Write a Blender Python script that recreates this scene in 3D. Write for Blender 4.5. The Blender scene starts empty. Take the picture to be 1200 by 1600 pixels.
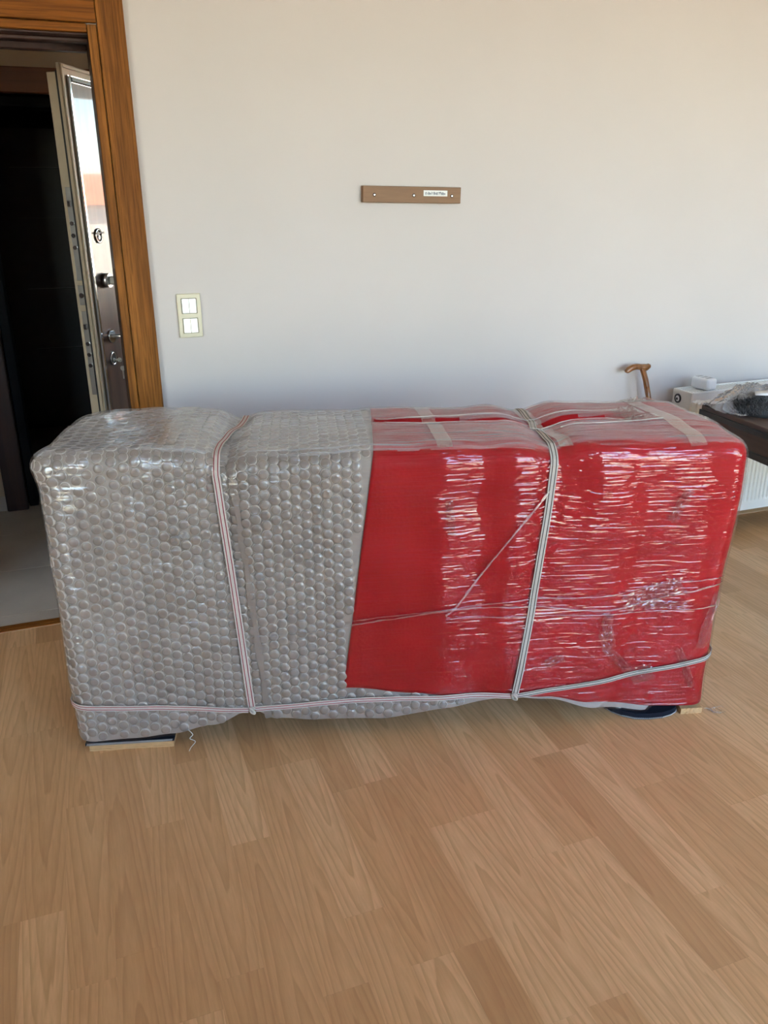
import bpy, bmesh, math, random
from mathutils import Vector, Matrix, noise
random.seed(7)
scn = bpy.context.scene
C = scn.collection
PI = math.pi

# ------------------------------------------------------------------ camera
cam_d = bpy.data.cameras.new('camera')
cam_d.sensor_fit = 'VERTICAL'; cam_d.sensor_height = 36.0
cam_d.lens = 36.0 * 1288.0 / 1600.0
cam_d.clip_start = 0.02; cam_d.clip_end = 500
cam = bpy.data.objects.new('camera', cam_d); C.objects.link(cam)
X_AX = (0.938, -0.347, -0.006); Y_AX = (0.127, 0.329, 0.936); Z_AX = (-0.322, -0.879, 0.353)
zc = Vector(Z_AX).normalized(); xc = Vector(X_AX); xc = (xc - zc * xc.dot(zc)).normalized(); yc = zc.cross(xc)
M = Matrix((xc, yc, zc)).transposed().to_4x4(); M.translation = Vector((0, 0, 1.5))
cam.matrix_world = M
scn.camera = cam

# ------------------------------------------------------------------ light
SUN_DIR = Vector((0.50, 0.36, -0.79)).normalized()       # direction the light travels
w = bpy.data.worlds.new('sky'); scn.world = w; w.use_nodes = True
nt = w.node_tree; nt.nodes.clear()
wo = nt.nodes.new('ShaderNodeOutputWorld'); bg = nt.nodes.new('ShaderNodeBackground'); sky = nt.nodes.new('ShaderNodeTexSky')
sky.sky_type = 'NISHITA'; sky.sun_disc = False
sky.sun_elevation = math.asin(-SUN_DIR.z); sky.sun_rotation = math.atan2(-SUN_DIR.x, -SUN_DIR.y)
sky.altitude = 100; sky.air_density = 1.0; sky.dust_density = 1.0; sky.ozone_density = 1.0
bg.inputs['Strength'].default_value = 0.5
nt.links.new(sky.outputs[0], bg.inputs['Color']); nt.links.new(bg.outputs[0], wo.inputs['Surface'])
sd = bpy.data.lights.new('sun', 'SUN'); sd.energy = 18.0; sd.angle = math.radians(0.6); sd.color = (1.0, 0.86, 0.68)
sun = bpy.data.objects.new('sun', sd); C.objects.link(sun)
sun.rotation_euler = SUN_DIR.to_track_quat('-Z', 'Y').to_euler(); sun.location = (0, -6, 8)

# windows in the wall behind the camera, the first added to light the left side: (x0, x1, z0, z1)
BACK_Y = -1.0
WINDOWS = [(-3.75, -2.20, 0.30, 2.58), (-1.40, -0.90, 0.95, 2.58), (0.78, 2.45, 0.22, 2.58), (3.00, 4.60, 0.30, 2.58)]
HALL_WINDOW = (4.90, 6.36, 0.80, 2.36)      # y0, y1, z0, z1 in the hall's end wall
HALL_X = 3.4
def portal(name, loc, rot, sx, sy):
    d = bpy.data.lights.new(name, 'AREA'); d.shape = 'RECTANGLE'; d.size = sx; d.size_y = sy
    d.cycles.is_portal = True
    o = bpy.data.objects.new(name, d); C.objects.link(o); o.location = loc; o.rotation_euler = rot
for a in WINDOWS:
    portal('sky_portal', ((a[0]+a[1])/2, BACK_Y-0.16, (a[2]+a[3])/2), (PI/2, 0, 0), a[1]-a[0], a[3]-a[2])
h = HALL_WINDOW
portal('sky_portal', (HALL_X+0.16, (h[0]+h[1])/2, (h[2]+h[3])/2), (PI/2, 0, PI/2), h[1]-h[0], h[3]-h[2])

vs = scn.view_settings
vs.view_transform = 'Standard'; vs.look = 'None'; vs.gamma = 1.0; vs.exposure = 2.50; vs.use_curve_mapping = False
scn.cycles.use_denoising = True
scn.cycles.max_bounces = 8; scn.cycles.diffuse_bounces = 4; scn.cycles.glossy_bounces = 3
scn.cycles.use_adaptive_sampling = True; scn.cycles.adaptive_threshold = 0.06
scn.cycles.transparent_max_bounces = 12; scn.cycles.transmission_bounces = 6
scn.cycles.sample_clamp_indirect = 8.0
scn.cycles.caustics_reflective = False; scn.cycles.caustics_refractive = False

# ------------------------------------------------------------------ helpers
def tag(o, label=None, cat=None, group=None, kind=None):
    if label: o['label'] = label
    if cat: o['category'] = cat
    if group: o['group'] = group
    if kind: o['kind'] = kind
    return o
def empty(name, loc=(0, 0, 0), rz=0, label=None, cat=None, group=None, kind=None):
    o = bpy.data.objects.new(name, None); C.objects.link(o); o.location = loc; o.rotation_euler = (0, 0, rz)
    o.empty_display_size = 0.05
    return tag(o, label, cat, group, kind)
def mesh_obj(name, verts, faces, mat, parent=None, smooth=False, mats=None, mi=None):
    me = bpy.data.meshes.new(name); me.from_pydata([tuple(v) for v in verts], [], faces); me.update()
    for m in (mats or [mat]): me.materials.append(m)
    if mi: me.polygons.foreach_set('material_index', mi)
    if smooth: me.polygons.foreach_set('use_smooth', [True]*len(me.polygons))
    o = bpy.data.objects.new(name, me); C.objects.link(o); o.parent = parent
    return o
def bm_obj(name, bm, mat, parent=None, smooth=False, mats=None):
    bmesh.ops.recalc_face_normals(bm, faces=bm.faces[:])
    me = bpy.data.meshes.new(name); bm.to_mesh(me); bm.free()
    for m in (mats or [mat]): me.materials.append(m)
    if smooth: me.polygons.foreach_set('use_smooth', [True]*len(me.polygons))
    o = bpy.data.objects.new(name, me); C.objects.link(o); o.parent = parent
    return o
def add_box(bm, x0, x1, y0, y1, z0, z1, bev=0.0, seg=1, mi=0):
    n0 = len(bm.faces)
    r = bmesh.ops.create_cube(bm, size=1.0)
    vs_ = r['verts']
    for v in vs_:
        v.co = Vector((x0 + (v.co.x+.5)*(x1-x0), y0 + (v.co.y+.5)*(y1-y0), z0 + (v.co.z+.5)*(z1-z0)))
    fs = set(f for v in vs_ for f in v.link_faces)
    for f in fs: f.material_index = mi
    if bev > 0:
        es = list(set(e for v in vs_ for e in v.link_edges))
        bmesh.ops.bevel(bm, geom=es, offset=bev, segments=seg, affect='EDGES', profile=0.5)
def box(name, x0, x1, y0, y1, z0, z1, mat, parent=None, bev=0.0, seg=1):
    bm = bmesh.new(); add_box(bm, x0, x1, y0, y1, z0, z1, bev, seg)
    return bm_obj(name, bm, mat, parent)
def add_cyl(bm, p0, p1, r0, r1=None, seg=16, cap=True, mi=0):
    r1 = r0 if r1 is None else r1
    p0 = Vector(p0); p1 = Vector(p1); d = (p1-p0).normalized()
    a = d.orthogonal().normalized(); b = d.cross(a)
    A = [bm.verts.new(p0 + (a*math.cos(2*PI*i/seg) + b*math.sin(2*PI*i/seg))*r0) for i in range(seg)]
    B = [bm.verts.new(p1 + (a*math.cos(2*PI*i/seg) + b*math.sin(2*PI*i/seg))*r1) for i in range(seg)]
    for i in range(seg):
        f = bm.faces.new((A[i], A[(i+1) % seg], B[(i+1) % seg], B[i])); f.material_index = mi; f.smooth = True
    if cap:
        f = bm.faces.new(A[::-1]); f.material_index = mi
        f = bm.faces.new(B); f.material_index = mi
def add_ring(bm, c, d, r_in, r_out, h, seg=24):
    c = Vector(c); d = Vector(d).normalized(); a = d.orthogonal().normalized(); b = d.cross(a)
    L = []
    for (r, t) in ((r_out, 0), (r_out*0.96+r_in*0.04, h), (r_in*0.9+r_out*0.1, h), (r_in, 0)):
        L.append([bm.verts.new(c + d*t + (a*math.cos(2*PI*i/seg)+b*math.sin(2*PI*i/seg))*r) for i in range(seg)])
    for k in range(4):
        for i in range(seg):
            bm.faces.new((L[k][i], L[k][(i+1) % seg], L[(k+1) % 4][(i+1) % seg], L[(k+1) % 4][i]))
def sweep(path, radii, seg=12, up=Vector((0, 0, 1)), cap=True):
    """verts, faces of a tube along path with (rx, ry) radii; frames by parallel transport."""
    P = [Vector(p) for p in path]; n = len(P); T = []
    for i in range(n):
        t = P[min(i+1, n-1)] - P[max(i-1, 0)]; T.append(t.normalized())
    s = T[0].cross(up)
    if s.length < 1e-4: s = T[0].orthogonal()
    s.normalize(); verts = []; faces = []
    for i in range(n):
        s = (s - T[i]*s.dot(T[i])).normalized(); nn = s.cross(T[i])
        r = radii[i] if i < len(radii) else radii[-1]
        rx, ry = r if isinstance(r, tuple) else (r, r)
        for k in range(seg):
            a = 2*PI*k/seg
            verts.append(P[i] + s*math.cos(a)*rx + nn*math.sin(a)*ry)
    for i in range(n-1):
        for k in range(seg):
            faces.append((i*seg+k, i*seg+(k+1) % seg, (i+1)*seg+(k+1) % seg, (i+1)*seg+k))
    if cap:
        faces.append(tuple(range(seg))[::-1]); faces.append(tuple((n-1)*seg+k for k in range(seg)))
    return verts, faces
def tube(name, path, radii, mat, parent=None, seg=10, up=Vector((0, 0, 1))):
    if not isinstance(radii, list): radii = [radii]
    v, f = sweep(path, radii, seg, up)
    return mesh_obj(name, v, f, mat, parent, smooth=True)
def smooth_path(pts, n=8):
    """Catmull-Rom through pts."""
    P = [Vector(p) for p in pts]; out = []
    for i in range(len(P)-1):
        p0 = P[max(i-1, 0)]; p1 = P[i]; p2 = P[i+1]; p3 = P[min(i+2, len(P)-1)]
        for k in range(n):
            t = k/n
            out.append(0.5*((2*p1) + (p2-p0)*t + (2*p0-5*p1+4*p2-p3)*t*t + (3*p1-p0-3*p2+p3)*t**3))
    out.append(P[-1]); return out
def lerp_tab(tab, x):
    if x <= tab[0][0]: return tab[0][1]
    for (a, va), (b, vb) in zip(tab, tab[1:]):
        if x <= b:
            t = (x-a)/(b-a); t = t*t*(3-2*t)
            return va + (vb-va)*t
    return tab[-1][1]
def sm(a, b, x):
    t = max(0.0, min(1.0, (x-a)/(b-a))); return t*t*(3-2*t)

# ------------------------------------------------------------------ materials
def srgb(r, g, b):
    f = lambda c: (c/255/12.92) if c/255 <= 0.04045 else ((c/255+0.055)/1.055)**2.4
    return (f(r), f(g), f(b), 1.0)
class N:
    """small node-graph writer"""
    def __init__(self, name):
        self.m = bpy.data.materials.new(name); self.m.use_nodes = True
        self.t = self.m.node_tree; self.t.nodes.clear()
        self.out = self.t.nodes.new('ShaderNodeOutputMaterial')
    def n(self, typ, **kw):
        nd = self.t.nodes.new(typ)
        for k, v in kw.items():
            if k.startswith('i_'):
                nd.inputs[int(k[2:])].default_value = v
            else: setattr(nd, k, v)
        return nd
    def l(self, a, b): self.t.links.new(a, b)
    def val(self, x, sock):
        if isinstance(x, bpy.types.NodeSocket): self.l(x, sock)
        else: sock.default_value = x
    def math(self, op, a, b=0.0, c=0.0, clamp=False):
        nd = self.n('ShaderNodeMath', operation=op, use_clamp=clamp)
        self.val(a, nd.inputs[0]); self.val(b, nd.inputs[1]); self.val(c, nd.inputs[2])
        return nd.outputs[0]
    def mix(self, f, a, b, blend='MIX'):
        nd = self.n('ShaderNodeMix', data_type='RGBA', blend_type=blend)
        self.val(f, nd.inputs[0]); self.val(a, nd.inputs[6]); self.val(b, nd.inputs[7])
        return nd.outputs[2]
    def coord(self, out='Object', scale=(1, 1, 1), loc=(0, 0, 0)):
        tc = self.n('ShaderNodeTexCoord'); mp = self.n('ShaderNodeMapping')
        mp.inputs['Scale'].default_value = scale; mp.inputs['Location'].default_value = loc
        self.l(tc.outputs[out], mp.inputs['Vector']); return mp.outputs[0]
    def noise(self, vec, scale=5.0, detail=3.0, rough=0.5, dist=0.0):
        nd = self.n('ShaderNodeTexNoise'); self.l(vec, nd.inputs['Vector'])
        nd.inputs['Scale'].default_value = scale; nd.inputs['Detail'].default_value = detail
        nd.inputs['Roughness'].default_value = rough; nd.inputs['Distortion'].default_value = dist
        return nd.outputs['Fac']
    def ramp(self, f, stops):
        nd = self.n('ShaderNodeValToRGB'); self.l(f, nd.inputs[0]); e = nd.color_ramp.elements
        while len(e) < len(stops): e.new(0.5)
        for el, (p, c) in zip(e, stops): el.position = p; el.color = c
        return nd.outputs['Color']
    def bump(self, hgt, strength=0.2, dist=0.01, normal=None):
        nd = self.n('ShaderNodeBump'); self.l(hgt, nd.inputs['Height'])
        nd.inputs['Strength'].default_value = strength; nd.inputs['Distance'].default_value = dist
        if normal is not None: self.l(normal, nd.inputs['Normal'])
        return nd.outputs['Normal']
    def pbsdf(self, color, rough=0.5, metal=0.0, normal=None, spec=0.5, coat=0.0, coat_r=0.05, trans=0.0, sheen=0.0):
        p = self.n('ShaderNodeBsdfPrincipled')
        self.val(color, p.inputs['Base Color']); self.val(rough, p.inputs['Roughness']); self.val(metal, p.inputs['Metallic'])
        p.inputs['Specular IOR Level'].default_value = spec
        p.inputs['Coat Weight'].default_value = coat; p.inputs['Coat Roughness'].default_value = coat_r
        p.inputs['Transmission Weight'].default_value = trans; p.inputs['Sheen Weight'].default_value = sheen; p.inputs['Sheen Roughness'].default_value = 0.25
        if normal is not None: self.l(normal, p.inputs['Normal'])
        return p
    def done(self, shader):
        self.l(shader.outputs[0] if hasattr(shader, 'outputs') else shader, self.out.inputs['Surface']); return self.m

def m_plain(name, col, rough=0.5, metal=0.0, var=0.06, scale=20.0, bump=0.0, spec=0.5, coat=0.0):
    g = N(name); c = g.coord()
    f = g.noise(c, scale, 3)
    lo = tuple(x*(1-var) for x in col[:3])+(1,); hi = tuple(min(1, x*(1+var)) for x in col[:3])+(1,)
    nrm = g.bump(f, bump, 0.002) if bump else None
    return g.done(g.pbsdf(g.ramp(f, [(0.3, lo), (0.7, hi)]), rough, metal, nrm, spec, coat))

def m_wood(name, dark, light, axis='Z', rough=0.45, grain=60.0, pores=0.0, gloss=0.0, ring=1.0, spec=0.5):
    """straight grained timber, grain running along the object's axis"""
    g = N(name)
    s = {'X': (0.06, 1, 1), 'Y': (1, 0.06, 1), 'Z': (1, 1, 0.06)}[axis]
    c = g.coord('Object', s)
    a = g.noise(c, grain, 4, 0.6, 0.3); b = g.noise(c, grain*0.18, 3, 0.5, 1.2*ring)
    f = g.math('ADD', g.math('MULTIPLY', a, 0.55), g.math('MULTIPLY', b, 0.45))
    col = g.ramp(f, [(0.32, dark), (0.52, tuple((p+q)/2 for p, q in zip(dark, light))), (0.70, light)])
    nrm = None
    if pores:
        c2 = g.coord('Object', {'X': (0.03, 1, 1), 'Y': (1, 0.03, 1), 'Z': (1, 1, 0.03)}[axis])
        pp = g.noise(c2, 190, 2, 0.5, 0.4)
        pm = g.ramp(pp, [(0.40, (0, 0, 0, 1)), (0.52, (1, 1, 1, 1))])
        col = g.mix(g.math('MULTIPLY', g.math('SUBTRACT', 1.0, pm), 0.55), col, tuple(x*0.75 for x in dark[:3])+(1,))
        nrm = g.bump(pm, pores, 0.0015)
    return g.done(g.pbsdf(col, rough, 0, nrm, spec, gloss, 0.03))

def m_floor_plank():
    g = N('laminate_strip')
    tc = g.n('ShaderNodeTexCoord'); oi = g.n('ShaderNodeObjectInfo'); sx = g.n('ShaderNodeSeparateXYZ')
    g.l(tc.outputs['Object'], sx.inputs[0])
    rnd = oi.outputs['Random']
    x = sx.outputs[0]; y = sx.outputs[1]
    off = g.math('MULTIPLY', rnd, 37.0)
    # coordinates drifting with the strip
    cb = g.n('ShaderNodeCombineXYZ'); g.l(g.math('ADD', x, off), cb.inputs[0]); g.l(g.math('MULTIPLY', y, 0.09), cb.inputs[1]); g.l(off, cb.inputs[2])
    broad = g.noise(cb.outputs[0], 14, 3, 0.5, 0.6)
    fine = g.noise(cb.outputs[0], 150, 3, 0.6, 0.2)
    # cathedral figure: contours of a parabola drifting along the strip
    x0 = g.math('MULTIPLY', g.math('SUBTRACT', g.math('FRACT', g.math('MULTIPLY', rnd, 7.3)), 0.5), 0.07)
    xs = g.math('MULTIPLY', g.math('SUBTRACT', x, x0), 34.0)
    par = g.math('ABSOLUTE', xs)
    par = g.math('POWER', par, 1.5)
    sgn = g.math('SIGN', g.math('SUBTRACT', g.math('FRACT', g.math('MULTIPLY', rnd, 13.7)), 0.45))
    h = g.math('ADD', g.math('MULTIPLY', par, 1.35), g.math('MULTIPLY', g.math('MULTIPLY', y, sgn), 4.5))
    h = g.math('ADD', h, g.math('MULTIPLY', broad, 3.0))
    fr = g.math('FRACT', g.math('MULTIPLY', h, 0.80))
    line = g.ramp(fr, [(0.0, (0, 0, 0, 1)), (0.55, (0.25, 0.25, 0.25, 1)), (0.93, (1, 1, 1, 1)), (1.0, (0, 0, 0, 1))])
    amount = g.math('MULTIPLY', line, g.math('ADD', 0.25, g.math('MULTIPLY', broad, 0.65)))
    light = srgb(235, 191, 142); dark = srgb(182, 132, 86)
    tone = g.ramp(g.math('FRACT', g.math('MULTIPLY', rnd, 3.77)), [(0.0, srgb(208, 160, 111)), (0.45, srgb(229, 182, 131)), (1.0, srgb(241, 197, 147))])
    col = g.mix(g.math('MULTIPLY', amount, 0.82), tone, dark)
    fl = g.ramp(fine, [(0.35, (0, 0, 0, 1)), (0.68, (1, 1, 1, 1))])
    col = g.mix(g.math('MULTIPLY', fl, 0.30), col, dark)
    col = g.mix(g.math('MULTIPLY', g.ramp(broad, [(0.45, (0, 0, 0, 1)), (0.7, (1, 1, 1, 1))]), 0.25), col, light)
    rg = g.math('ADD', 0.30, g.math('MULTIPLY', fine, 0.10))
    nrm = g.bump(fine, 0.04, 0.001)
    return g.done(g.pbsdf(col, rg, 0, nrm, 0.45))

def m_film(name, gloss=1.0, milk=0.04, wr=1.0, rough=0.05, scale=(5.0, 105, 105), cap=0.28, streak=False):
    """clear stretch film: fresnel sheen over a clear sheet, fine horizontal wrinkles"""
    g = N(name)
    c = g.coord('Object', scale)
    a = g.noise(c, 1.0, 1.0, 0.5, 0.35)
    c2 = g.coord('Object', (7, 16, 16)); b = g.noise(c2, 1.0, 2, 0.5, 0.6)
    hgt = g.math('ADD', g.math('MULTIPLY', a, 0.0042), g.math('MULTIPLY', b, 0.006))
    nd = g.n('ShaderNodeBump'); nd.inputs['Distance'].default_value = 1.0; nd.inputs['Strength'].default_value = wr
    g.l(hgt, nd.inputs['Height'])
    fr = g.n('ShaderNodeFresnel'); fr.inputs['IOR'].default_value = 1.50; g.l(nd.outputs[0], fr.inputs['Normal'])
    fac = g.math('MINIMUM', g.math('MULTIPLY', fr.outputs[0], gloss), cap)
    tr = g.n('ShaderNodeBsdfTransparent'); tr.inputs[0].default_value = (0.985, 0.985, 0.985, 1)
    df = g.n('ShaderNodeBsdfDiffuse'); df.inputs[0].default_value = (0.85, 0.85, 0.86, 1)
    gl = g.n('ShaderNodeBsdfGlossy'); gl.inputs['Roughness'].default_value = rough; g.l(nd.outputs[0], gl.inputs['Normal'])
    m1 = g.n('ShaderNodeMixShader'); m1.inputs[0].default_value = milk; g.l(tr.outputs[0], m1.inputs[1]); g.l(df.outputs[0], m1.inputs[2])
    if streak:      # film layers: bands of haze, partly painted to brighten the dim top
        s1 = g.noise(g.coord('Object', (1.6, 95, 40)), 1.0, 3, 0.6, 0.3); s2 = g.noise(g.coord('Object', (2.0, 9, 9)), 1.0, 2)
        sf = g.ramp(g.math('ADD', g.math('MULTIPLY', s1, 0.72), g.math('MULTIPLY', s2, 0.28)), [(0.36, (0, 0, 0, 1)), (0.66, (1, 1, 1, 1))])
        g.l(g.math('ADD', milk*0.12, g.math('MULTIPLY', sf, milk*2.3)), m1.inputs[0])
    m2 = g.n('ShaderNodeMixShader'); g.l(fac, m2.inputs[0]); g.l(m1.outputs[0], m2.inputs[1]); g.l(gl.outputs[0], m2.inputs[2])
    return g.done(m2)

def m_clear(name, col=(0.9, 0.9, 0.9, 1), opac=0.3, gloss=1.0, rough=0.08):
    """half clear tape / crumpled film"""
    g = N(name); c = g.coord('Object', (1, 1, 1)); f = g.noise(c, 90, 3)
    tr = g.n('ShaderNodeBsdfTransparent'); df = g.n('ShaderNodeBsdfDiffuse'); df.inputs[0].default_value = col
    gl = g.n('ShaderNodeBsdfGlossy'); gl.inputs['Roughness'].default_value = rough
    nb = g.bump(f, 0.35, 0.003); g.l(nb, gl.inputs['Normal'])
    fr = g.n('ShaderNodeFresnel'); fr.inputs['IOR'].default_value = 1.5; g.l(nb, fr.inputs['Normal'])
    m1 = g.n('ShaderNodeMixShader'); m1.inputs[0].default_value = opac; g.l(tr.outputs[0], m1.inputs[1]); g.l(df.outputs[0], m1.inputs[2])
    m2 = g.n('ShaderNodeMixShader'); g.l(g.math('MULTIPLY', fr.outputs[0], gloss, clamp=True), m2.inputs[0]); g.l(m1.outputs[0], m2.inputs[1]); g.l(gl.outputs[0], m2.inputs[2])
    return g.done(m2)

def m_pane(name):
    g = N(name); tr = g.n('ShaderNodeBsdfTransparent'); tr.inputs[0].default_value = (0.96, 0.98, 0.97, 1)
    gl = g.n('ShaderNodeBsdfGlossy'); gl.inputs['Roughness'].default_value = 0.0
    fr = g.n('ShaderNodeFresnel'); fr.inputs['IOR'].default_value = 1.45
    m = g.n('ShaderNodeMixShader'); g.l(fr.outputs[0], m.inputs[0]); g.l(tr.outputs[0], m.inputs[1]); g.l(gl.outputs[0], m.inputs[2])
    return g.done(m)

MAT = {}
MAT['wall'] = m_plain('wall_paint', (0.60, 0.55, 0.52), 0.6, var=0.012, scale=3.0, spec=0.3)
MAT['ceiling'] = m_plain('ceiling_paint', (0.88, 0.87, 0.85), 0.8, var=0.01, scale=2)
MAT['hallwall'] = m_plain('hall_paint', (0.50, 0.37, 0.24), 0.7, var=0.02, scale=3)
MAT['plank'] = m_floor_plank()
MAT['slab'] = m_plain('floor_slab', srgb(60, 44, 30), 0.9)
MAT['oak_v'] = m_wood('oak_upright', srgb(102, 58, 14), srgb(166, 106, 42), 'Z', 0.6, 70, pores=0.5, spec=0.2)
MAT['oak_h'] = m_wood('oak_head', srgb(96, 50, 6), srgb(152, 90, 24), 'X', 0.6, 70, pores=0.25, spec=0.2)
MAT['base'] = m_wood('baseboard_wood', srgb(128, 100, 70), srgb(158, 128, 92), 'X', 0.5, 40)
MAT['batten'] = m_wood('batten_fibreboard', srgb(126, 92, 63), srgb(144, 109, 77), 'X', 0.6, 120)
MAT['tile'] = m_plain('grey_tile', srgb(196, 184, 168), 0.4, var=0.10, scale=4)
MAT['grout'] = m_plain('grout', srgb(150, 140, 125), 0.9)
MAT['walnut_gloss'] = m_wood('walnut_lacquer', srgb(60, 36, 26), srgb(122, 88, 70), 'Z', 0.35, 16, gloss=0.45, ring=0.6)
MAT['walnut'] = m_wood('walnut_and_shaded_oak', srgb(40, 24, 18), srgb(70, 42, 32), 'Z', 0.5, 30)  # real walnut, and the shadow tone painted on the oak jambs
MAT['steel_edge'] = m_plain('bronze_steel', srgb(180, 164, 140), 0.45, 0.1, var=0.04)
MAT['chrome'] = m_plain('chrome', (0.78, 0.78, 0.78), 0.10, 1.0, var=0.02)
MAT['satin'] = m_plain('satin_steel', (0.60, 0.59, 0.57), 0.28, 1.0, var=0.03)
MAT['black_metal'] = m_plain('black_metal', (0.02, 0.02, 0.022), 0.4, 0.0)
MAT['dark'] = m_plain('dark_stairwell', (0.012, 0.012, 0.013), 0.9)  # near-black colour stands in for the lack of light
MAT['switch'] = m_plain('cream_plastic', srgb(214, 206, 180), 0.35, var=0.01)
MAT['key'] = m_plain('glossy_white_key', srgb(226, 226, 222), 0.06, var=0.005, coat=1.0)
MAT['rad'] = m_plain('radiator_enamel', (0.78, 0.79, 0.78), 0.30, var=0.01)
MAT['rad_side'] = m_plain('radiator_side_enamel', (0.72, 0.70, 0.66), 0.35, var=0.01)
MAT['white_plastic'] = m_plain('white_plastic', (0.80, 0.80, 0.80), 0.3, var=0.01)
MAT['grey_plastic'] = m_plain('grey_plastic', (0.35, 0.36, 0.37), 0.4)
MAT['black_plastic'] = m_plain('black_plastic', (0.02, 0.02, 0.02), 0.35)
MAT['desk'] = m_wood('desk_walnut', srgb(62, 46, 40), srgb(98, 76, 64), 'Y', 0.45, 35)
MAT['cane'] = m_wood('cane_beech', srgb(96, 52, 20), srgb(156, 102, 54), 'Z', 0.28, 45, gloss=0.6)
MAT['cardboard'] = m_plain('cardboard', srgb(206, 166, 118), 0.85, var=0.07, scale=60)
MAT['pvc'] = m_plain('white_frame', (0.80, 0.80, 0.79), 0.35, var=0.01)
MAT['pane'] = m_pane('window_pane')
MAT['paper'] = m_plain('sticker_paper', (0.80, 0.80, 0.77), 0.6, var=0.02)
MAT['ink'] = m_plain('sticker_ink', (0.16, 0.18, 0.22), 0.7)
MAT['screw'] = m_plain('zinc_screw', (0.75, 0.75, 0.74), 0.25, 1.0)
MAT['hole'] = m_plain('drilled_hole', (0.03, 0.02, 0.015), 0.9)

def m_denim():
    g = N('denim'); c = g.coord('Object', (1, 1, 1)); wv = g.n('ShaderNodeTexWave'); g.l(c, wv.inputs['Vector'])
    wv.inputs['Scale'].default_value = 260; wv.bands_direction = 'DIAGONAL'; wv.inputs['Distortion'].default_value = 1.0
    col = g.ramp(wv.outputs['Fac'], [(0.2, srgb(20, 22, 29)), (0.8, srgb(44, 48, 58))])
    return g.done(g.pbsdf(col, 0.9, 0, g.bump(wv.outputs['Fac'], 0.3, 0.001), 0.05))
MAT['denim'] = m_denim()
MAT['thread'] = m_plain('white_thread', (0.75, 0.74, 0.70), 0.8)

def m_red():
    g = N('red_foam_sheet'); c = g.coord('Object', (1, 1, 1))
    vo = g.n('ShaderNodeTexVoronoi'); g.l(c, vo.inputs['Vector']); vo.inputs['Scale'].default_value = 110
    n1 = g.noise(c, 6, 3)
    col = g.ramp(n1, [(0.3, (0.39, 0.006, 0.011, 1)), (0.7, (0.48, 0.009, 0.015, 1))])
    hgt = g.math('ADD', g.math('MULTIPLY', vo.outputs['Distance'], 0.5), g.math('MULTIPLY', g.noise(g.coord('Object', (60, 60, 2)), 1.0, 2), 0.6))
    return g.done(g.pbsdf(col, 0.45, 0, g.bump(hgt, 0.25, 0.003), 0.15, sheen=0.05))
MAT['red'] = m_red()
def m_bubble(name, c0, c1, rough, spec):
    g = N(name); c = g.coord('Object', (1, 1, 1)); f = g.noise(c, 7, 3)
    f2 = g.noise(g.coord('Object', (60, 60, 160)), 1.0, 3)
    col = g.ramp(g.math('ADD', g.math('MULTIPLY', f, 0.7), g.math('MULTIPLY', f2, 0.3)), [(0.3, c0), (0.7, c1)])
    return g.done(g.pbsdf(col, rough, 0, g.bump(f2, 0.15, 0.003), spec, 0.35, 0.12, sheen=0.7))
MAT['wrap'] = m_bubble('bubble_wrap_sheet', srgb(166, 153, 144), srgb(180, 167, 157), 0.4, 0.5)
MAT['bubble_cap'] = m_bubble('bubble_wrap_cap', srgb(150, 138, 130), srgb(168, 155, 146), 0.16, 0.6)
MAT['bubble_rim'] = m_bubble('bubble_wrap_rim', srgb(204, 194, 184), srgb(218, 208, 198), 0.2, 0.6)
MAT['film'] = m_film('stretch_film', 1.45, 0.002, 1.0, 0.02)
MAT['film_top'] = m_film('stretch_film_layers_lit', 0.8, 0.16, 1.0, 0.05, (4.0, 140, 140), streak=True)  # layered film whose milky white also makes up for light missing on top
MAT['film_crumple'] = m_clear('crumpled_film', (0.9, 0.9, 0.92, 1), 0.05, 1.6, 0.10)
MAT['film_wad'] = m_film('wadded_film', 1.6, 0.03, 0.4, 0.05, (60, 60, 60), 0.6)
MAT['tape'] = m_clear('clear_tape', (0.86, 0.84, 0.80, 1), 0.04, 0.3, 0.25)
MAT['strap'] = m_plain('strap_webbing', srgb(206, 196, 186), 0.7, var=0.06, scale=300)
MAT['strap_grey'] = m_plain('strap_webbing_grey', srgb(190, 180, 168), 0.7, var=0.06, scale=300)
MAT['stripe_red'] = m_plain('strap_red_stripe', srgb(150, 52, 62), 0.7)
MAT['stripe_dark'] = m_plain('strap_dark_stripe', srgb(74, 62, 58), 0.7)
MAT['bristle'] = m_plain('dark_bristles', (0.018, 0.018, 0.02), 0.7)
MAT['purple'] = m_plain('purple_cloth', (0.045, 0.02, 0.08), 0.6)

# ------------------------------------------------------------------ room shell
WALL_Y = 3.065; WT = 0.20; CEIL = 2.72
RX0, RX1 = -4.1, 4.9
DO_X0, DO_X1, DO_Z = -0.72, 0.172, 2.012          # hole of the doorway
def struct(o): o['kind'] = 'structure'; return o
bm = bmesh.new()
add_box(bm, RX0-0.2, DO_X0, WALL_Y, WALL_Y+WT, 0, CEIL)
add_box(bm, DO_X1, RX1+0.2, WALL_Y, WALL_Y+WT, 0, CEIL)
add_box(bm, DO_X0, DO_X1, WALL_Y, WALL_Y+WT, DO_Z, CEIL)
struct(bm_obj('wall_front', bm, MAT['wall']))
struct(box('wall_left', RX0-0.2, RX0, BACK_Y-0.2, WALL_Y, 0, CEIL, MAT['wall']))
struct(box('wall_right', RX1, RX1+0.2, BACK_Y-0.2, WALL_Y, 0, CEIL, MAT['wall']))
struct(box('ceiling', RX0-0.2, RX1+0.2, BACK_Y-0.2, 7.2, CEIL, CEIL+0.15, MAT['ceiling']))
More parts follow.
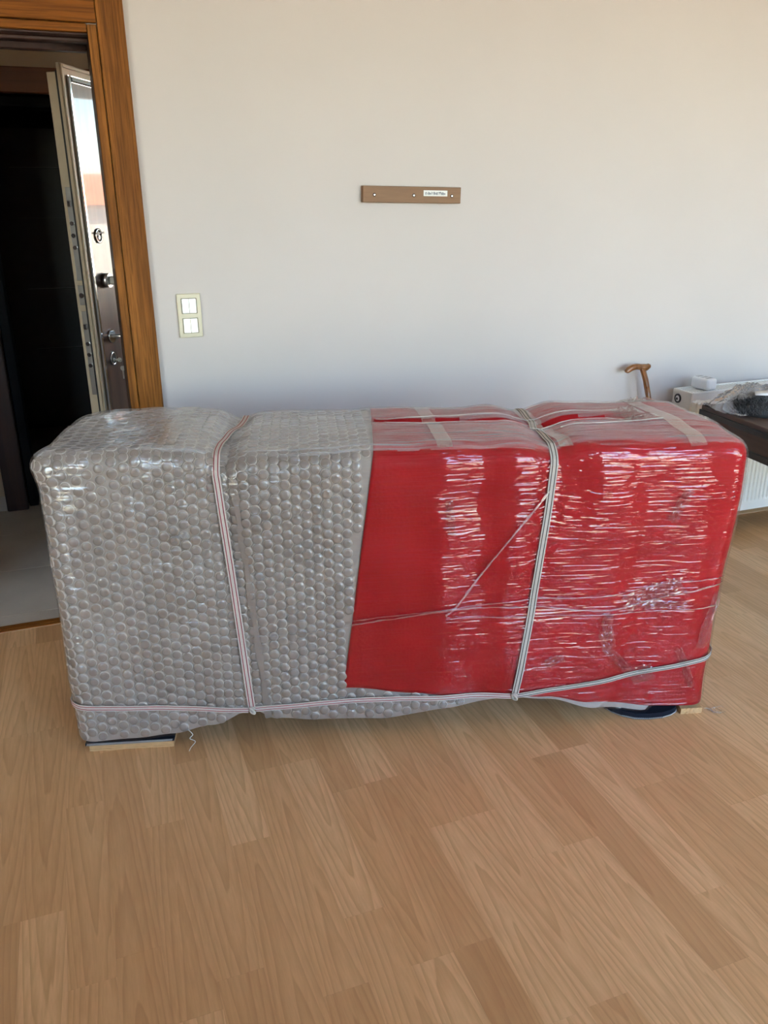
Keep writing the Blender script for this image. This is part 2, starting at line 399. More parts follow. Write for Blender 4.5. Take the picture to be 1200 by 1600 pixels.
# wall behind the camera with its windows
bm = bmesh.new(); xs = RX0-0.2
for (a, b, z0, z1) in WINDOWS:
    add_box(bm, xs, a, BACK_Y-0.2, BACK_Y, 0, CEIL)
    add_box(bm, a, b, BACK_Y-0.2, BACK_Y, 0, z0); add_box(bm, a, b, BACK_Y-0.2, BACK_Y, z1, CEIL); xs = b
add_box(bm, xs, RX1+0.2, BACK_Y-0.2, BACK_Y, 0, CEIL)
struct(bm_obj('wall_back', bm, MAT['wall']))
def window(name, p0, ax, width, z0, z1, nsash):
    """frame and panes in the plane through p0 along ax"""
    root = empty(name, (p0[0], p0[1], 0), 0 if ax == 'X' else PI/2, kind='structure')
    bm = bmesh.new(); f = 0.06
    add_box(bm, 0, width, -0.04, 0.04, z0, z0+f, 0.004); add_box(bm, 0, width, -0.04, 0.04, z1-f, z1, 0.004)
    for k in range(nsash+1):
        x = (width-f)*k/nsash
        add_box(bm, x, x+f, -0.035, 0.035, z0+f, z1-f, 0.004)
    bm_obj('window_frame', bm, MAT['pvc'], root)
    for k in range(nsash):
        x = (width-f)*k/nsash + f
        box('pane', x, (width-f)*(k+1)/nsash, -0.004, 0.004, z0+f, z1-f, MAT['pane'], root)
    return root
for i, a in enumerate(WINDOWS):
    window('window_%d' % (i+1), (a[0], BACK_Y-0.08), 'X', a[1]-a[0], a[2], a[3], 3 if i == 2 else 2)  # the first one is the added opening that lights the left

# ------------------------------------------------------------------ laminate floor
floor = struct(box('floor', RX0-0.2, RX1+0.2, BACK_Y-0.2, WALL_Y-0.015, -0.12, -0.008, MAT['slab']))
SW = 0.09675; X_ORG = 0.0045
JOINT = {-3: 1.597, -1: 1.42, 1: 1.29, 3: 1.18, 5: 1.76, 6: 1.765, 7: 1.545, 8: 1.55, 9: 1.362, 10: 1.37, 11: 1.70, 12: 1.13, 13: 1.486, 15: 1.343,
         -4: 1.597, -2: 1.95, 0: 1.80, 2: 1.66, 4: 1.925, 14: 1.49, 16: 1.345}
FY0, FY1 = BACK_Y, WALL_Y - 0.018
VX0, VX1, VY0 = -1.25, 3.75, 0.55
plank_mesh = {}
def plank_data(length, width):
    key = (round(length, 3), round(width, 4))
    if key not in plank_mesh:
        bm = bmesh.new(); add_box(bm, -width/2+0.00003, width/2-0.00003, -length/2+0.00003, length/2-0.00003, -0.008, 0.0, 0.0002)
        bmesh.ops.recalc_face_normals(bm, faces=bm.faces[:])
        me = bpy.data.meshes.new('plank'); bm.to_mesh(me); bm.free(); me.materials.append(MAT['plank']); plank_mesh[key] = me
    return plank_mesh[key]
rest_bm = bmesh.new()
m0 = int(math.floor((RX0 - X_ORG)/SW)); m1 = int(math.ceil((RX1 - X_ORG)/SW))
n_pl = 0
for m in range(m0, m1):
    xa = X_ORG + m*SW; xb = xa + SW; xa = max(xa, RX0); xb = min(xb, RX1)
    if xb - xa < 0.01: continue
    j = JOINT.get(m, 1.0 + ((m*0.377) % 1.0)*0.66)
    lens = (0.745, 0.575) if m not in (11, 12) else (0.575, 0.745)
    cuts = [j]; y = j; k = 0
    while y < FY1 - 0.02: y += lens[k % 2]; k += 1; cuts.append(min(y, FY1))
    y = j; k = 1
    while y > FY0 + 0.02: y -= lens[k % 2]; k += 1; cuts.append(max(y, FY0))
    cuts = sorted(set(round(c, 4) for c in cuts))
    for ya, yb in zip(cuts, cuts[1:]):
        if yb - ya < 0.01: continue
        if xb > VX0 and xa < VX1 and yb > VY0:
            o = bpy.data.objects.new('plank', plank_data(yb-ya, xb-xa)); C.objects.link(o)
            o.location = ((xa+xb)/2, (ya+yb)/2, 0); o.parent = floor; n_pl += 1
        else:
            add_box(rest_bm, xa+0.0002, xb-0.0002, ya+0.0002, yb-0.0002, -0.008, 0.0)
o = bm_obj('plank_field', rest_bm, MAT['plank'], floor); o['kind'] = 'stuff'

# baseboards and threshold
struct(box('baseboard_front', 0.262, RX1, WALL_Y-0.016, WALL_Y, 0, 0.07, MAT['base'], bev=0.004))
bm = bmesh.new(); add_box(bm, DO_X0, DO_X1, 3.050, 3.062, 0.0, 0.006, 0.002); add_box(bm, DO_X0, DO_X1, 3.064, 3.092, 0.0, 0.008, 0.003)
struct(bm_obj('trim_1', bm, MAT['oak_h'])); bpy.data.objects['trim_1']['label'] = 'narrow wooden threshold strip between laminate floor and grey tiles'

# door casing (oak)
cas = empty('door_1', (0, 0, 0), kind='structure')
cas['label'] = 'oak casing around the open doorway'
for s, nm in ((1, 'r'), (-1, 'l')):
    def fx(x): return x if s > 0 else (DO_X0 + DO_X1) - x
    a, b = sorted((fx(0.180), fx(0.263))); box('casing_board', a, b, 3.041, WALL_Y, 0, 2.108, MAT['oak_v'], cas, 0.003, 2)
    a, b = sorted((fx(0.150), fx(0.1785))); box('jamb_lip', a, b, 3.050, 3.075, 0, 2.018, MAT['oak_v'], cas, 0.003, 2)
    a, b = sorted((fx(0.152), fx(0.172))); box('jamb', a, b, 3.075, 3.285, 0, 2.0, MAT['walnut'], cas)  # oak jamb in shadow, the shade put in as dark walnut colour
l0 = (DO_X0 + DO_X1)
box('head_board', l0-0.179, 0.179, 3.043, WALL_Y, 2.022, 2.108, MAT['oak_h'], cas, 0.003, 2)
box('head_lip', l0-0.1485, 0.1485, 3.051, 3.076, 1.996, 2.0205, MAT['oak_h'], cas, 0.003, 2)
bm = bmesh.new()
add_box(bm, l0-0.152, 0.152, 3.077, 3.285, 1.992, 2.012); add_box(bm, l0-0.152, 0.152, 3.13, 3.16, 1.980, 1.992, 0.003); add_box(bm, l0-0.152, 0.152, 3.26, 3.30, 1.972, 2.012, 0.003)
bm_obj('head_jamb', bm, MAT['walnut'], cas)  # same shade-darkened colour as the side jambs

# ------------------------------------------------------------------ entrance hall behind the doorway
HALL_FAR = 4.47
bm = bmesh.new()     # far wall with the dark entrance opening
EX0, EX1, EZ = -0.36, 0.50, 2.0
add_box(bm, -1.6, EX0, HALL_FAR, HALL_FAR+0.2, 0, CEIL); add_box(bm, EX0, EX1, HALL_FAR, HALL_FAR+0.2, EZ, CEIL)
add_box(bm, EX1, 0.80, HALL_FAR, HALL_FAR+0.2, 0, CEIL)
add_box(bm, 0.60, 0.80, HALL_FAR+0.2, 7.2, 0, CEIL)
struct(bm_obj('wall_hall_far', bm, MAT['hallwall']))
struct(box('wall_hall_left', -1.8, -1.6, WALL_Y+WT, HALL_FAR+0.2, 0, CEIL, MAT['hallwall']))
struct(box('wall_hall_back', 0.80, HALL_X+0.2, 7.0, 7.2, 0, CEIL, MAT['hallwall']))
bm = bmesh.new(); y0, y1, z0, z1 = HALL_WINDOW
add_box(bm, HALL_X, HALL_X+0.2, WALL_Y+WT, y0, 0, CEIL); add_box(bm, HALL_X, HALL_X+0.2, y1, 7.0, 0, CEIL)
add_box(bm, HALL_X, HALL_X+0.2, y0, y1, 0, z0); add_box(bm, HALL_X, HALL_X+0.2, y0, y1, z1, CEIL)
struct(bm_obj('wall_hall_right', bm, MAT['hallwall']))
window('window_3', (HALL_X+0.08, y0), 'Y', y1-y0, z0, z1, 1)
hf = struct(box('floor_hall', -1.8, HALL_X+0.2, WALL_Y+0.027, 7.2, -0.12, -0.004, MAT['grout']))
tiles = {}
ty = [3.092, 3.187, 3.640, 4.095, 4.55, 5.005, 5.46, 5.915, 6.37, 6.825, 7.0]
for r, (ya, yb) in enumerate(zip(ty, ty[1:])):
    x = -1.6
    while x < HALL_X - 0.01:
        xb = min(x + 0.9, HALL_X)
        if not (yb > HALL_FAR + 0.5 and xb < 0.6):
            key = (round(xb-x, 3), round(yb-ya, 3))
            if key not in tiles:
                bm = bmesh.new(); add_box(bm, -(xb-x)/2+0.0015, (xb-x)/2-0.0015, -(yb-ya)/2+0.0015, (yb-ya)/2-0.0015, -0.004, 0.001, 0.001)
                me = bpy.data.meshes.new('tile'); bm.to_mesh(me); bm.free(); me.materials.append(MAT['tile']); tiles[key] = me
            o = bpy.data.objects.new('tile', tiles[key]); C.objects.link(o); o.location = ((x+xb)/2, (ya+yb)/2, 0); o.parent = hf
        x = xb
bm = bmesh.new(); add_box(bm, -1.6, -0.455, HALL_FAR-0.012, HALL_FAR, 0.001, 0.08, 0.002)
struct(bm_obj('baseboard_hall', bm, MAT['tile']))
# walnut frame of the entrance opening
ef = empty('door_2', (0, 0, 0), kind='structure'); ef['label'] = 'dark walnut frame of the black entrance opening'
box('casing_board', -0.455, -0.352, HALL_FAR-0.03, HALL_FAR+0.02, 0.001, 2.075, MAT['walnut'], ef, 0.004)
box('head_board', -0.350, 0.60, HALL_FAR-0.03, HALL_FAR+0.02, 1.966, 2.072, m_wood('entrance_head_walnut', srgb(84, 48, 22), srgb(120, 72, 36), 'X', 0.5, 40), ef, 0.004)
box('casing_board', 0.50, 0.60, HALL_FAR-0.03, HALL_FAR+0.02, 0.001, 1.964, MAT['walnut'], ef, 0.004)
bm = bmesh.new()
add_box(bm, EX0+0.01, EX0+0.055, HALL_FAR+0.021, HALL_FAR+0.2, 0.001, 1.96, 0.004); add_box(bm, EX1-0.05, EX1, HALL_FAR+0.021, HALL_FAR+0.2, 0.001, 1.96, 0.004); add_box(bm, EX0+0.055, EX1-0.05, HALL_FAR+0.021, HALL_FAR+0.2, 1.915, 1.96, 0.004)
bm_obj('steel_frame', bm, m_plain('black_steel_frame', (0.012, 0.012, 0.013), 0.8, spec=0.1), ef)
# unlit stairwell beyond, its darkness put into near-black walls
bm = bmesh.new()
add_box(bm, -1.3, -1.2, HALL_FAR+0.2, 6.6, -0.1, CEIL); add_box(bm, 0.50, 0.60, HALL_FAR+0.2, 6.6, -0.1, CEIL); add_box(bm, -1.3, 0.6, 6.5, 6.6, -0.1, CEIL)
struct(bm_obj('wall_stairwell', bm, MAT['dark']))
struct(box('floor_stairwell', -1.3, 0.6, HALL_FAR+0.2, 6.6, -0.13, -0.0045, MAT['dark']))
cb = empty('dark_cabinet', (-0.05, 6.2, 0), 0, 'black shelf unit barely visible in the unlit entrance opening', 'cabinet')
box('body', -0.42, 0.45, 0.02, 0.28, 0, 1.95, MAT['black_metal'], cb)
for z in (1.72, 1.40, 0.95, 0.55):
    box('shelf_edge', -0.22, 0.40, 0.0, 0.02, z, z+0.010, MAT['black_plastic'], cb)

# ------------------------------------------------------------------ steel entrance door, swung open
FREE = Vector((0.066, 3.721, 0)); DIR = Vector((0.485, 0.875, 0)).normalized()
DW = 0.85
# door local frame: x from the free edge towards the hinge, y away from the visible face (into the leaf), z up
door = empty('entrance_door', FREE, math.atan2(DIR.y, DIR.x), 'steel entrance door with glossy walnut panel, standing open behind the casing', 'door')
# visible face looks towards -y in local coordinates
bm = bmesh.new()     # bronze face plate with a rebated lip all round
add_box(bm, 0.0, DW, 0.0, 0.014, 0.02, 2.0, 0.002)
bm_obj('face_plate', bm, MAT['steel_edge'], door)
box('leaf_core', 0.020, DW-0.02, 0.014, 0.068, 0.03, 1.972, MAT['steel_edge'], door, 0.003)
box('seal', 0.010, 0.019, 0.0141, 0.026, 0.03, 1.975, MAT['black_plastic'], door)
def ring_frame(x0, x1, z0, z1, wdt, y0, y1, bev=0.0):
    bm = bmesh.new()
    add_box(bm, x0, x0+wdt, y0, y1, z0, z1, bev); add_box(bm, x1-wdt, x1, y0, y1, z0, z1, bev)
    add_box(bm, x0+wdt, x1-wdt, y0, y1, z1-wdt, z1, bev); add_box(bm, x0+wdt, x1-wdt, y0, y1, z0, z0+wdt, bev)
    return bm
bm_obj('outer_moulding', ring_frame(0.004, DW-0.004, 0.025, 1.996, 0.012, -0.006, 0.0, 0.002), MAT['steel_edge'], door)
bm_obj('inner_moulding', ring_frame(0.040, DW-0.040, 0.062, 1.962, 0.024, -0.010, 0.0, 0.006), MAT['chrome'], door)
box('panel', 0.064, DW-0.064, -0.004, 0.0, 0.086, 1.938, MAT['walnut_gloss'], door)
def on_face(x, z, y=-0.004): return Vector((x, y, z))
for z in (1.371, 0.858):     # round escutcheons
    bm = bmesh.new(); add_ring(bm, on_face(0.137, z), (0, -1, 0), 0.021, 0.030, 0.006)
    e = bm_obj('escutcheon', bm, MAT['chrome'], door, True)
    bm = bmesh.new(); add_cyl(bm, on_face(0.137, z), on_face(0.137, z, -0.0055), 0.0215, seg=24); bm_obj('keyway', bm, MAT['black_plastic'], e)
    bm = bmesh.new(); add_cyl(bm, on_face(0.137, z-0.006, -0.0055), on_face(0.137, z-0.006, -0.010), 0.008, seg=16); bm_obj('cylinder_nose', bm, MAT['satin'], e)
bm = bmesh.new(); add_box(bm, 0.100, 0.176, -0.014, -0.010, 1.380, 1.386, 0.001); bm_obj('peephole_slide', bm, MAT['black_plastic'], door)
bm = bmesh.new(); add_cyl(bm, on_face(0.146, 1.190), on_face(0.146, 1.190, -0.030), 0.030, seg=28)
k = bm_obj('turn_knob_base', bm, MAT['satin'], door)
bm = bmesh.new(); add_box(bm, 0.138, 0.154, -0.062, -0.030, 1.172, 1.208, 0.004); bm_obj('thumb_turn', bm, MAT['satin'], k)
bm = bmesh.new(); add_cyl(bm, on_face(0.142, 0.955), on_face(0.142, 0.955, -0.012), 0.029, seg=28)
k = bm_obj('handle_rosette', bm, MAT['chrome'], door)
tube('lever', smooth_path([(0.142, -0.012, 0.955), (0.142, -0.045, 0.955), (0.150, -0.060, 0.954), (0.190, -0.064, 0.953), (0.262, -0.062, 0.952)], 6), 0.0095, MAT['satin'], k, 12)
# lock case on the free edge (local x = 0.020, facing -x)
for (za, zb) in ((1.20, 1.56), (0.72, 1.075)):
    pl = box('lock_plate', 0.017, 0.020, 0.024, 0.052, za, zb, MAT['satin'], door, 0.001)
    for q in range(3):
        z = za + (zb-za)*(0.36+0.13*q); bm = bmesh.new(); add_cyl(bm, (0.0170, 0.038, z), (0.008, 0.038, z), 0.0085, seg=14); bm_obj('lock_bolt', bm, MAT['chrome'], pl)
    box('latch', 0.005, 0.017, 0.030, 0.046, zb-0.075, zb-0.05, MAT['chrome'], pl, 0.003)
pl = box('lock_plate', 0.017, 0.020, 0.022, 0.054, 1.10, 1.18, MAT['satin'], door, 0.001)
bm = bmesh.new(); add_cyl(bm, (0.0170, 0.038, 1.14), (0.010, 0.038, 1.14), 0.010, seg=14); bm_obj('lock_bolt', bm, MAT['chrome'], pl)
for z in (0.35, 1.0, 1.7):
    bm = bmesh.new(); add_cyl(bm, (DW+0.008, 0.006, z-0.06), (DW+0.008, 0.006, z+0.06), 0.010); bm_obj('hinge', bm, MAT['satin'], door)
# key hanging in the lower lock
key = empty('key', FREE + DIR*0.137, math.atan2(DIR.y, DIR.x), 'small steel key on a ring in the lower lock of the entrance door', 'key')
bm = bmesh.new(); add_box(bm, -0.0012, 0.0012, -0.028, -0.010, 0.848, 0.856); add_cyl(bm, (-0.0012, -0.034, 0.852), (0.0012, -0.034, 0.852), 0.010, seg=16); bm_obj('key_bow', bm, MAT['satin'], key)
bm = bmesh.new(); add_ring(bm, (-0.002, -0.044, 0.838), (1, 0, 0), 0.011, 0.013, 0.002); bm_obj('key_ring', bm, MAT['chrome'], key)
bm = bmesh.new(); add_cyl(bm, (-0.001, -0.044, 0.815), (0.001, -0.044, 0.815), 0.011, seg=14); add_box(bm, -0.001, 0.001, -0.047, -0.041, 0.768, 0.806); bm_obj('spare_key', bm, MAT['satin'], key)

# ------------------------------------------------------------------ buildings outside, seen mirrored in the door
outside = m_plain('outside_render', (0.55, 0.53, 0.50), 0.9, var=0.08, scale=0.6)
struct(box('ground', -120, 120, -120, 120, -9.2, -9.0, m_plain('outside_ground', (0.30, 0.28, 0.25), 0.95, var=0.15, scale=0.05)))
def house(loc, rz, wx, wy, zt, roof_h, label, col):
    r = empty('house', loc, rz, label, 'building')
    box('body', -wx/2, wx/2, -wy/2, wy/2, -9.0, zt, col, r)
    v = [(-wx/2-.4, -wy/2-.4, zt), (wx/2+.4, -wy/2-.4, zt), (wx/2+.4, wy/2+.4, zt), (-wx/2-.4, wy/2+.4, zt), (-wx/2+2, 0, zt+roof_h), (wx/2-2, 0, zt+roof_h)]
    mesh_obj('roof', v, [(0, 1, 5, 4), (1, 2, 5), (2, 3, 4, 5), (3, 0, 4), (3, 2, 1, 0)], m_plain('roof_tiles', srgb(205, 110, 62), 0.8, var=0.12, scale=6), r)
    for k in range(4):
        for zz in (-1.6, -4.6):
            x = -wx/2 + wx*(k+0.5)/4
            box('window', x-0.6, x+0.6, -wy/2-0.03, -wy/2, zz-0.7, zz+0.7, MAT['black_plastic'], r)
    return r
house((22.0, 19.5, 0), -1.0, 14, 9, 1.45, 0.9, 'orange roofed house seen mirrored in the glossy door', outside)
house((44.0, 30.0, 0), -1.0, 22, 12, 2.6, 0.5, 'farther grey house behind the orange roof in the door mirror', m_plain('outside_grey', (0.40, 0.40, 0.40), 0.9, var=0.1, scale=0.4))

# ------------------------------------------------------------------ things on the front wall
bt = empty('wall_batten', (1.2375, WALL_Y, 1.5215), 0, 'brown fibreboard batten screwed to the wall above the wrapped parcel', 'batten')
bt.rotation_euler = (0, 0.018, 0)
box('board', -0.1965, 0.1965, -0.022, 0, -0.0285, 0.0285, MAT['batten'], bt, 0.0015)
for x in (-0.152, 0.004, 0.159):
    bm = bmesh.new(); add_ring(bm, (x, -0.0220, -0.002), (0, -1, 0), 0.0030, 0.0062, 0.0006, 16)
    s = bm_obj('countersink', bm, MAT['hole'], bt)
    bm = bmesh.new(); add_cyl(bm, (x, -0.0219, -0.002), (x, -0.0245, -0.002), 0.0040, 0.0028, 14); bm_obj('screw', bm, MAT['screw'], s)
st = box('sticker', 0.043, 0.140, -0.0224, -0.022, -0.004, 0.0165, MAT['paper'], bt)
bm = bmesh.new(); rr = random.Random(3)
x = 0.050
while x < 0.133:
    wd = rr.uniform(0.002, 0.0042); hh = rr.uniform(0.007, 0.011)
    if rr.random() < 0.75:
        add_box(bm, x, x+wd*0.35, -0.0227, -0.0224, 0.001, 0.001+hh); add_box(bm, x, x+wd, -0.0227, -0.0224, 0.001+hh*rr.choice((0.45, 0.85, 0.0)), 0.0022+hh*0.85)
    else: add_box(bm, x, x+wd*0.9, -0.0227, -0.0224, 0.002, 0.002+hh*0.7)
    x += wd + 0.0012
bm_obj('print', bm, MAT['ink'], st)

sw = empty('light_switch', (0.3865, WALL_Y, 1.1215), 0, 'cream double light switch plate on the wall beside the oak door casing', 'light switch')
bm = bmesh.new(); add_box(bm, -0.0415, 0.0415, -0.010, 0, -0.0765, 0.0765, 0.003, 2); bm_obj('plate', bm, MAT['switch'], sw)
for zc_ in (0.0345, -0.0345):
    bm = bmesh.new()
    for a in (-1, 1):
        add_box(bm, a*0.0265-0.001, a*0.0265+0.001, -0.0115, -0.010, zc_-0.0255, zc_+0.0255)
    add_box(bm, -0.0265, 0.0265, -0.0115, -0.010, zc_+0.0245, zc_+0.0265); add_box(bm, -0.0265, 0.0265, -0.0115, -0.010, zc_-0.0265, zc_-0.0245)
    bm_obj('module_shade_strip', bm, m_plain('module_shadow_gap', srgb(120, 112, 96), 0.6), sw)  # darker strips stand in for the shade of the module gaps
    for a in (-1, 1):
        x0 = a*0.0125-0.0112; x1 = a*0.0125+0.0112
        # rocker key: upper half tipped back so that its face looks slightly upward
        v = [(x0, -0.0155, zc_-0.0240), (x1, -0.0155, zc_-0.0240), (x1, -0.0108, zc_+0.0240), (x0, -0.0108, zc_+0.0240),
             (x0, -0.0098, zc_-0.0240), (x1, -0.0098, zc_-0.0240), (x1, -0.0098, zc_+0.0240), (x0, -0.0098, zc_+0.0240)]
        mesh_obj('rocker_key', v, [(0, 1, 2, 3), (4, 7, 6, 5), (0, 4, 5, 1), (3, 2, 6, 7), (1, 5, 6, 2), (0, 3, 7, 4)], MAT['key'], sw)

# radiator
RDX, RDL = 2.50, 1.40
rd = empty('radiator', (RDX, 0, 0), 0, 'white fluted panel radiator on the wall behind the desk', 'radiator')
RY0, RY1, RZ0, RZ1 = 2.887, 3.005, 0.105, 0.700
# fluted front panel
prof = []; step = 0.0233; x = 0.012
verts = []; faces = []
cols = []
xx = 0.010; cols.append((xx, 0.0))
xx = 0.024
while xx < RDL-0.03:
    cols += [(xx, 0.0), (xx+0.004, -0.0), (xx+0.0075, 0.0065), (xx+0.0145, 0.0065), (xx+0.0185, 0.0)]
    xx += step
cols.append((RDL-0.010, 0.0))
rows = [(RZ0, 0), (RZ0+0.035, 0), (RZ0+0.050, 1), (RZ1-0.055, 1), (RZ1-0.040, 0), (RZ1-0.012, 0), (RZ1-0.004, 0)]
for (z, f) in rows:
    for (cx_, d) in cols: verts.append((cx_, RY0 + d*f, z))
nc = len(cols)
for r in range(len(rows)-1):
    for c in range(nc-1): faces.append((r*nc+c, r*nc+c+1, (r+1)*nc+c+1, (r+1)*nc+c))
mesh_obj('front_panel', verts, faces, MAT['rad'], rd)
box('bottom_lip', 0.008, RDL-0.008, RY0-0.001, RY0+0.012, RZ0-0.006, RZ0, MAT['rad'], rd)
box('rear_panel', 0.010, RDL-0.010, RY1-0.012, RY1, RZ0, RZ1-0.004, MAT['rad'], rd)
bm = bmesh.new(); add_box(bm, 0.0, 0.010, RY0-0.002, RY1+0.002, RZ0+0.01, RZ1+0.002, 0.003, 2); bm_obj('side_cover', bm, MAT['rad_side'], rd)
bm = bmesh.new(); add_box(bm, RDL-0.010, RDL, RY0-0.002, RY1+0.002, RZ0+0.01, RZ1+0.002, 0.003, 2); bm_obj('side_cover', bm, MAT['rad_side'], rd)
bm = bmesh.new(); add_box(bm, 0.010, RDL-0.010, RY0-0.002, RY0+0.014, RZ1-0.006, RZ1+0.002, 0.002); add_box(bm, 0.010, RDL-0.010, RY1-0.012, RY1+0.002, RZ1-0.006, RZ1+0.002, 0.002)
add_box(bm, 0.010, RDL-0.010, RY0+0.014, RY1-0.012, RZ1-0.010, RZ1-0.003)
xx = 0.03
while xx < RDL-0.03: add_box(bm, xx, xx+0.005, RY0+0.014, RY1-0.012, RZ1-0.003, RZ1-0.0005); xx += 0.016
bm_obj('top_grille', bm, MAT['rad'], rd)
bm = bmesh.new(); add_ring(bm, (0.0, 2.969, 0.662), (-1, 0, 0), 0.013, 0.021, 0.004, 24); pg = bm_obj('port_ring', bm, MAT['black_plastic'], rd)
bm = bmesh.new(); add_cyl(bm, (0.0, 2.969, 0.662), (-0.003, 2.969, 0.662), 0.013, seg=20); bm_obj('port_plug', bm, MAT['rad'], pg)
bm = bmesh.new(); add_cyl(bm, (-0.003, 2.972, 0.660), (-0.0045, 2.972, 0.660), 0.006, seg=14); bm_obj('port_screw', bm, MAT['black_plastic'], pg)
for x in (0.25, RDL-0.25): box('wall_bracket', x, x+0.04, RY1, WALL_Y-0.0005, 0.2, 0.62, MAT['rad_side'], rd)

# power strip on the radiator
ps = empty('socket_block', (2.61, 2.948, RZ1+0.002), math.radians(8), 'small white socket block resting on the radiator top', 'socket block')
bm = bmesh.new(); add_box(bm, -0.030, 0.030, -0.055, 0.045, 0.0, 0.052, 0.012, 3); bm_obj('body', bm, MAT['white_plastic'], ps)
for y in (-0.030, -0.004, 0.022):
    bm = bmesh.new(); add_box(bm, -0.018, 0.018, y-0.008, y+0.008, 0.0522, 0.0530, 0.0002); bm_obj('socket_slot', bm, MAT['grey_plastic'], ps)

# walking cane leaning on the wall
top = Vector((2.322, 2.998, 0.795)); foot = Vector((2.455, 2.83, 0.012))
cn = empty('walking_cane', (foot.x, foot.y, 0), 0, 'polished wooden walking cane with curved handle leaning on the wall', 'walking cane')
def cl(p): return Vector(p) - Vector((foot.x, foot.y, 0))
d = (top-foot).normalized()
shaft = [foot + (top-foot)*t for t in (0.03, 0.3, 0.6, 0.85, 0.95)]
tube('shaft', [cl(p) for p in shaft], [0.0085, 0.0095, 0.0105, 0.0115, 0.0125], MAT['cane'], cn, 14)
hd = smooth_path([top + Vector((-0.093, 0, -0.003)), top + Vector((-0.088, 0, 0.004)), top + Vector((-0.068, 0, 0.016)), top + Vector((-0.042, 0, 0.020)), top + Vector((-0.016, 0, 0.016)), top + Vector((0.006, 0, 0.013)), top + Vector((0.022, 0, 0.018)), top + Vector((0.031, 0, 0.022))], 5)
n_ = len(hd); rt = [(0, 0.006), (0.10, 0.0115), (0.25, 0.0142), (0.5, 0.0140), (0.7, 0.0165), (0.86, 0.0125), (1.0, 0.0045)]
hnd = tube('handle', [cl(p) for p in hd], [(lerp_tab(rt, i/(n_-1)), lerp_tab(rt, i/(n_-1))*0.95) for i in range(n_)], MAT['cane'], cn, 16)
nk = smooth_path([top - d*0.075, top - d*0.045, top - d*0.018 + Vector((-0.003, 0, 0)), top + Vector((-0.010, 0, 0.012))], 6)
n_ = len(nk); tube('handle_neck', [cl(p) for p in nk], [(0.0125 + 0.0065*(i/(n_-1))**1.5, 0.0122) for i in range(n_)], MAT['cane'], hnd, 16)
tube('rubber_tip', [cl(foot - d*0.012), cl(foot + d*0.012), cl(foot + d*0.035)], [0.014, 0.0135, 0.011], MAT['black_plastic'], cn, 14)

# ------------------------------------------------------------------ desk and what lies on it
dk = empty('desk', (2.249, 2.530, 0), math.radians(-5.5), 'dark walnut desk with black edge band standing beside the radiator', 'desk')
# local: +x away from the visible left end, -y towards the window side
box('desk_top', 0, 1.10, -1.25, 0, 0.733, 0.750, MAT['desk'], dk, 0.0015)
box('edge_band', -0.006, 1.106, -1.256, 0.006, 0.713, 0.733, MAT['black_metal'], dk, 0.0015)
box('apron', 0.022, 1.08, -1.23, -0.022, 0.642, 0.713, MAT['desk'], dk)
box('lower_band', 0.012, 1.09, -1.24, -0.012, 0.618, 0.642, MAT['black_metal'], dk, 0.001)
for (x, y) in ((0.03, -0.08), (1.02, -0.08), (0.03, -1.22), (1.02, -1.22)):
    box('leg', x, x+0.05, y, y+0.05, 0, 0.618, MAT['black_metal'], dk)
LD = Matrix.Translation((2.249, 2.530, 0)) @ Matrix.Rotation(math.radians(-5.5), 4, 'Z')
bc = Vector((2.41, 2.38, 0.75))
bag = empty('wrapped_brush', bc, 0, 'dark bristly bundle in crumpled clear plastic on the desk', 'bundle')
verts = []; faces = []; nu, nv = 28, 8
rr = random.Random(5)
for j in range(nv+1):
    ph = (PI/2)*j/nv
    for i in range(nu):
        a = 2*PI*i/nu; rad_ = 0.150*math.cos(ph)*(1+0.05*math.sin(5*a)) + (0.0 if j == nv else 0.004*rr.random())
        verts.append((rad_*math.cos(a)*1.0, rad_*math.sin(a)*0.85, 0.0005 + 0.062*math.sin(ph)**0.8))
for j in range(nv):
    for i in range(nu): faces.append((j*nu+i, j*nu+(i+1) % nu, (j+1)*nu+(i+1) % nu, (j+1)*nu+i))
faces.append(tuple(range(nu))[::-1])
mesh_obj('bundle_core', verts, faces, MAT['bristle'], bag, True)
bm = bmesh.new()
for i in range(2600):
    a = rr.uniform(0, 2*PI); ph = rr.uniform(0.05, 1.2)
    p = Vector((0.150*math.cos(ph)*math.cos(a), 0.1275*math.cos(ph)*math.sin(a), 0.062*math.sin(ph)**0.8))
    dr = Vector((math.cos(a)*0.5, math.sin(a)*0.5, rr.uniform(0.1, 0.9))).normalized(); sd_ = Vector((-math.sin(a), math.cos(a), 0))
    q = p + dr*rr.uniform(0.012, 0.026) + sd_*rr.uniform(-0.010, 0.010)
    s = sd_*rr.uniform(0.0006, 0.0016)
    bm.faces.new((bm.verts.new(p-s), bm.verts.new(p+s), bm.verts.new(q)))
o = bm_obj('bristles', bm, m_plain('grey_bristles', (0.16, 0.16, 0.17), 0.35), bag); o['kind'] = 'stuff'
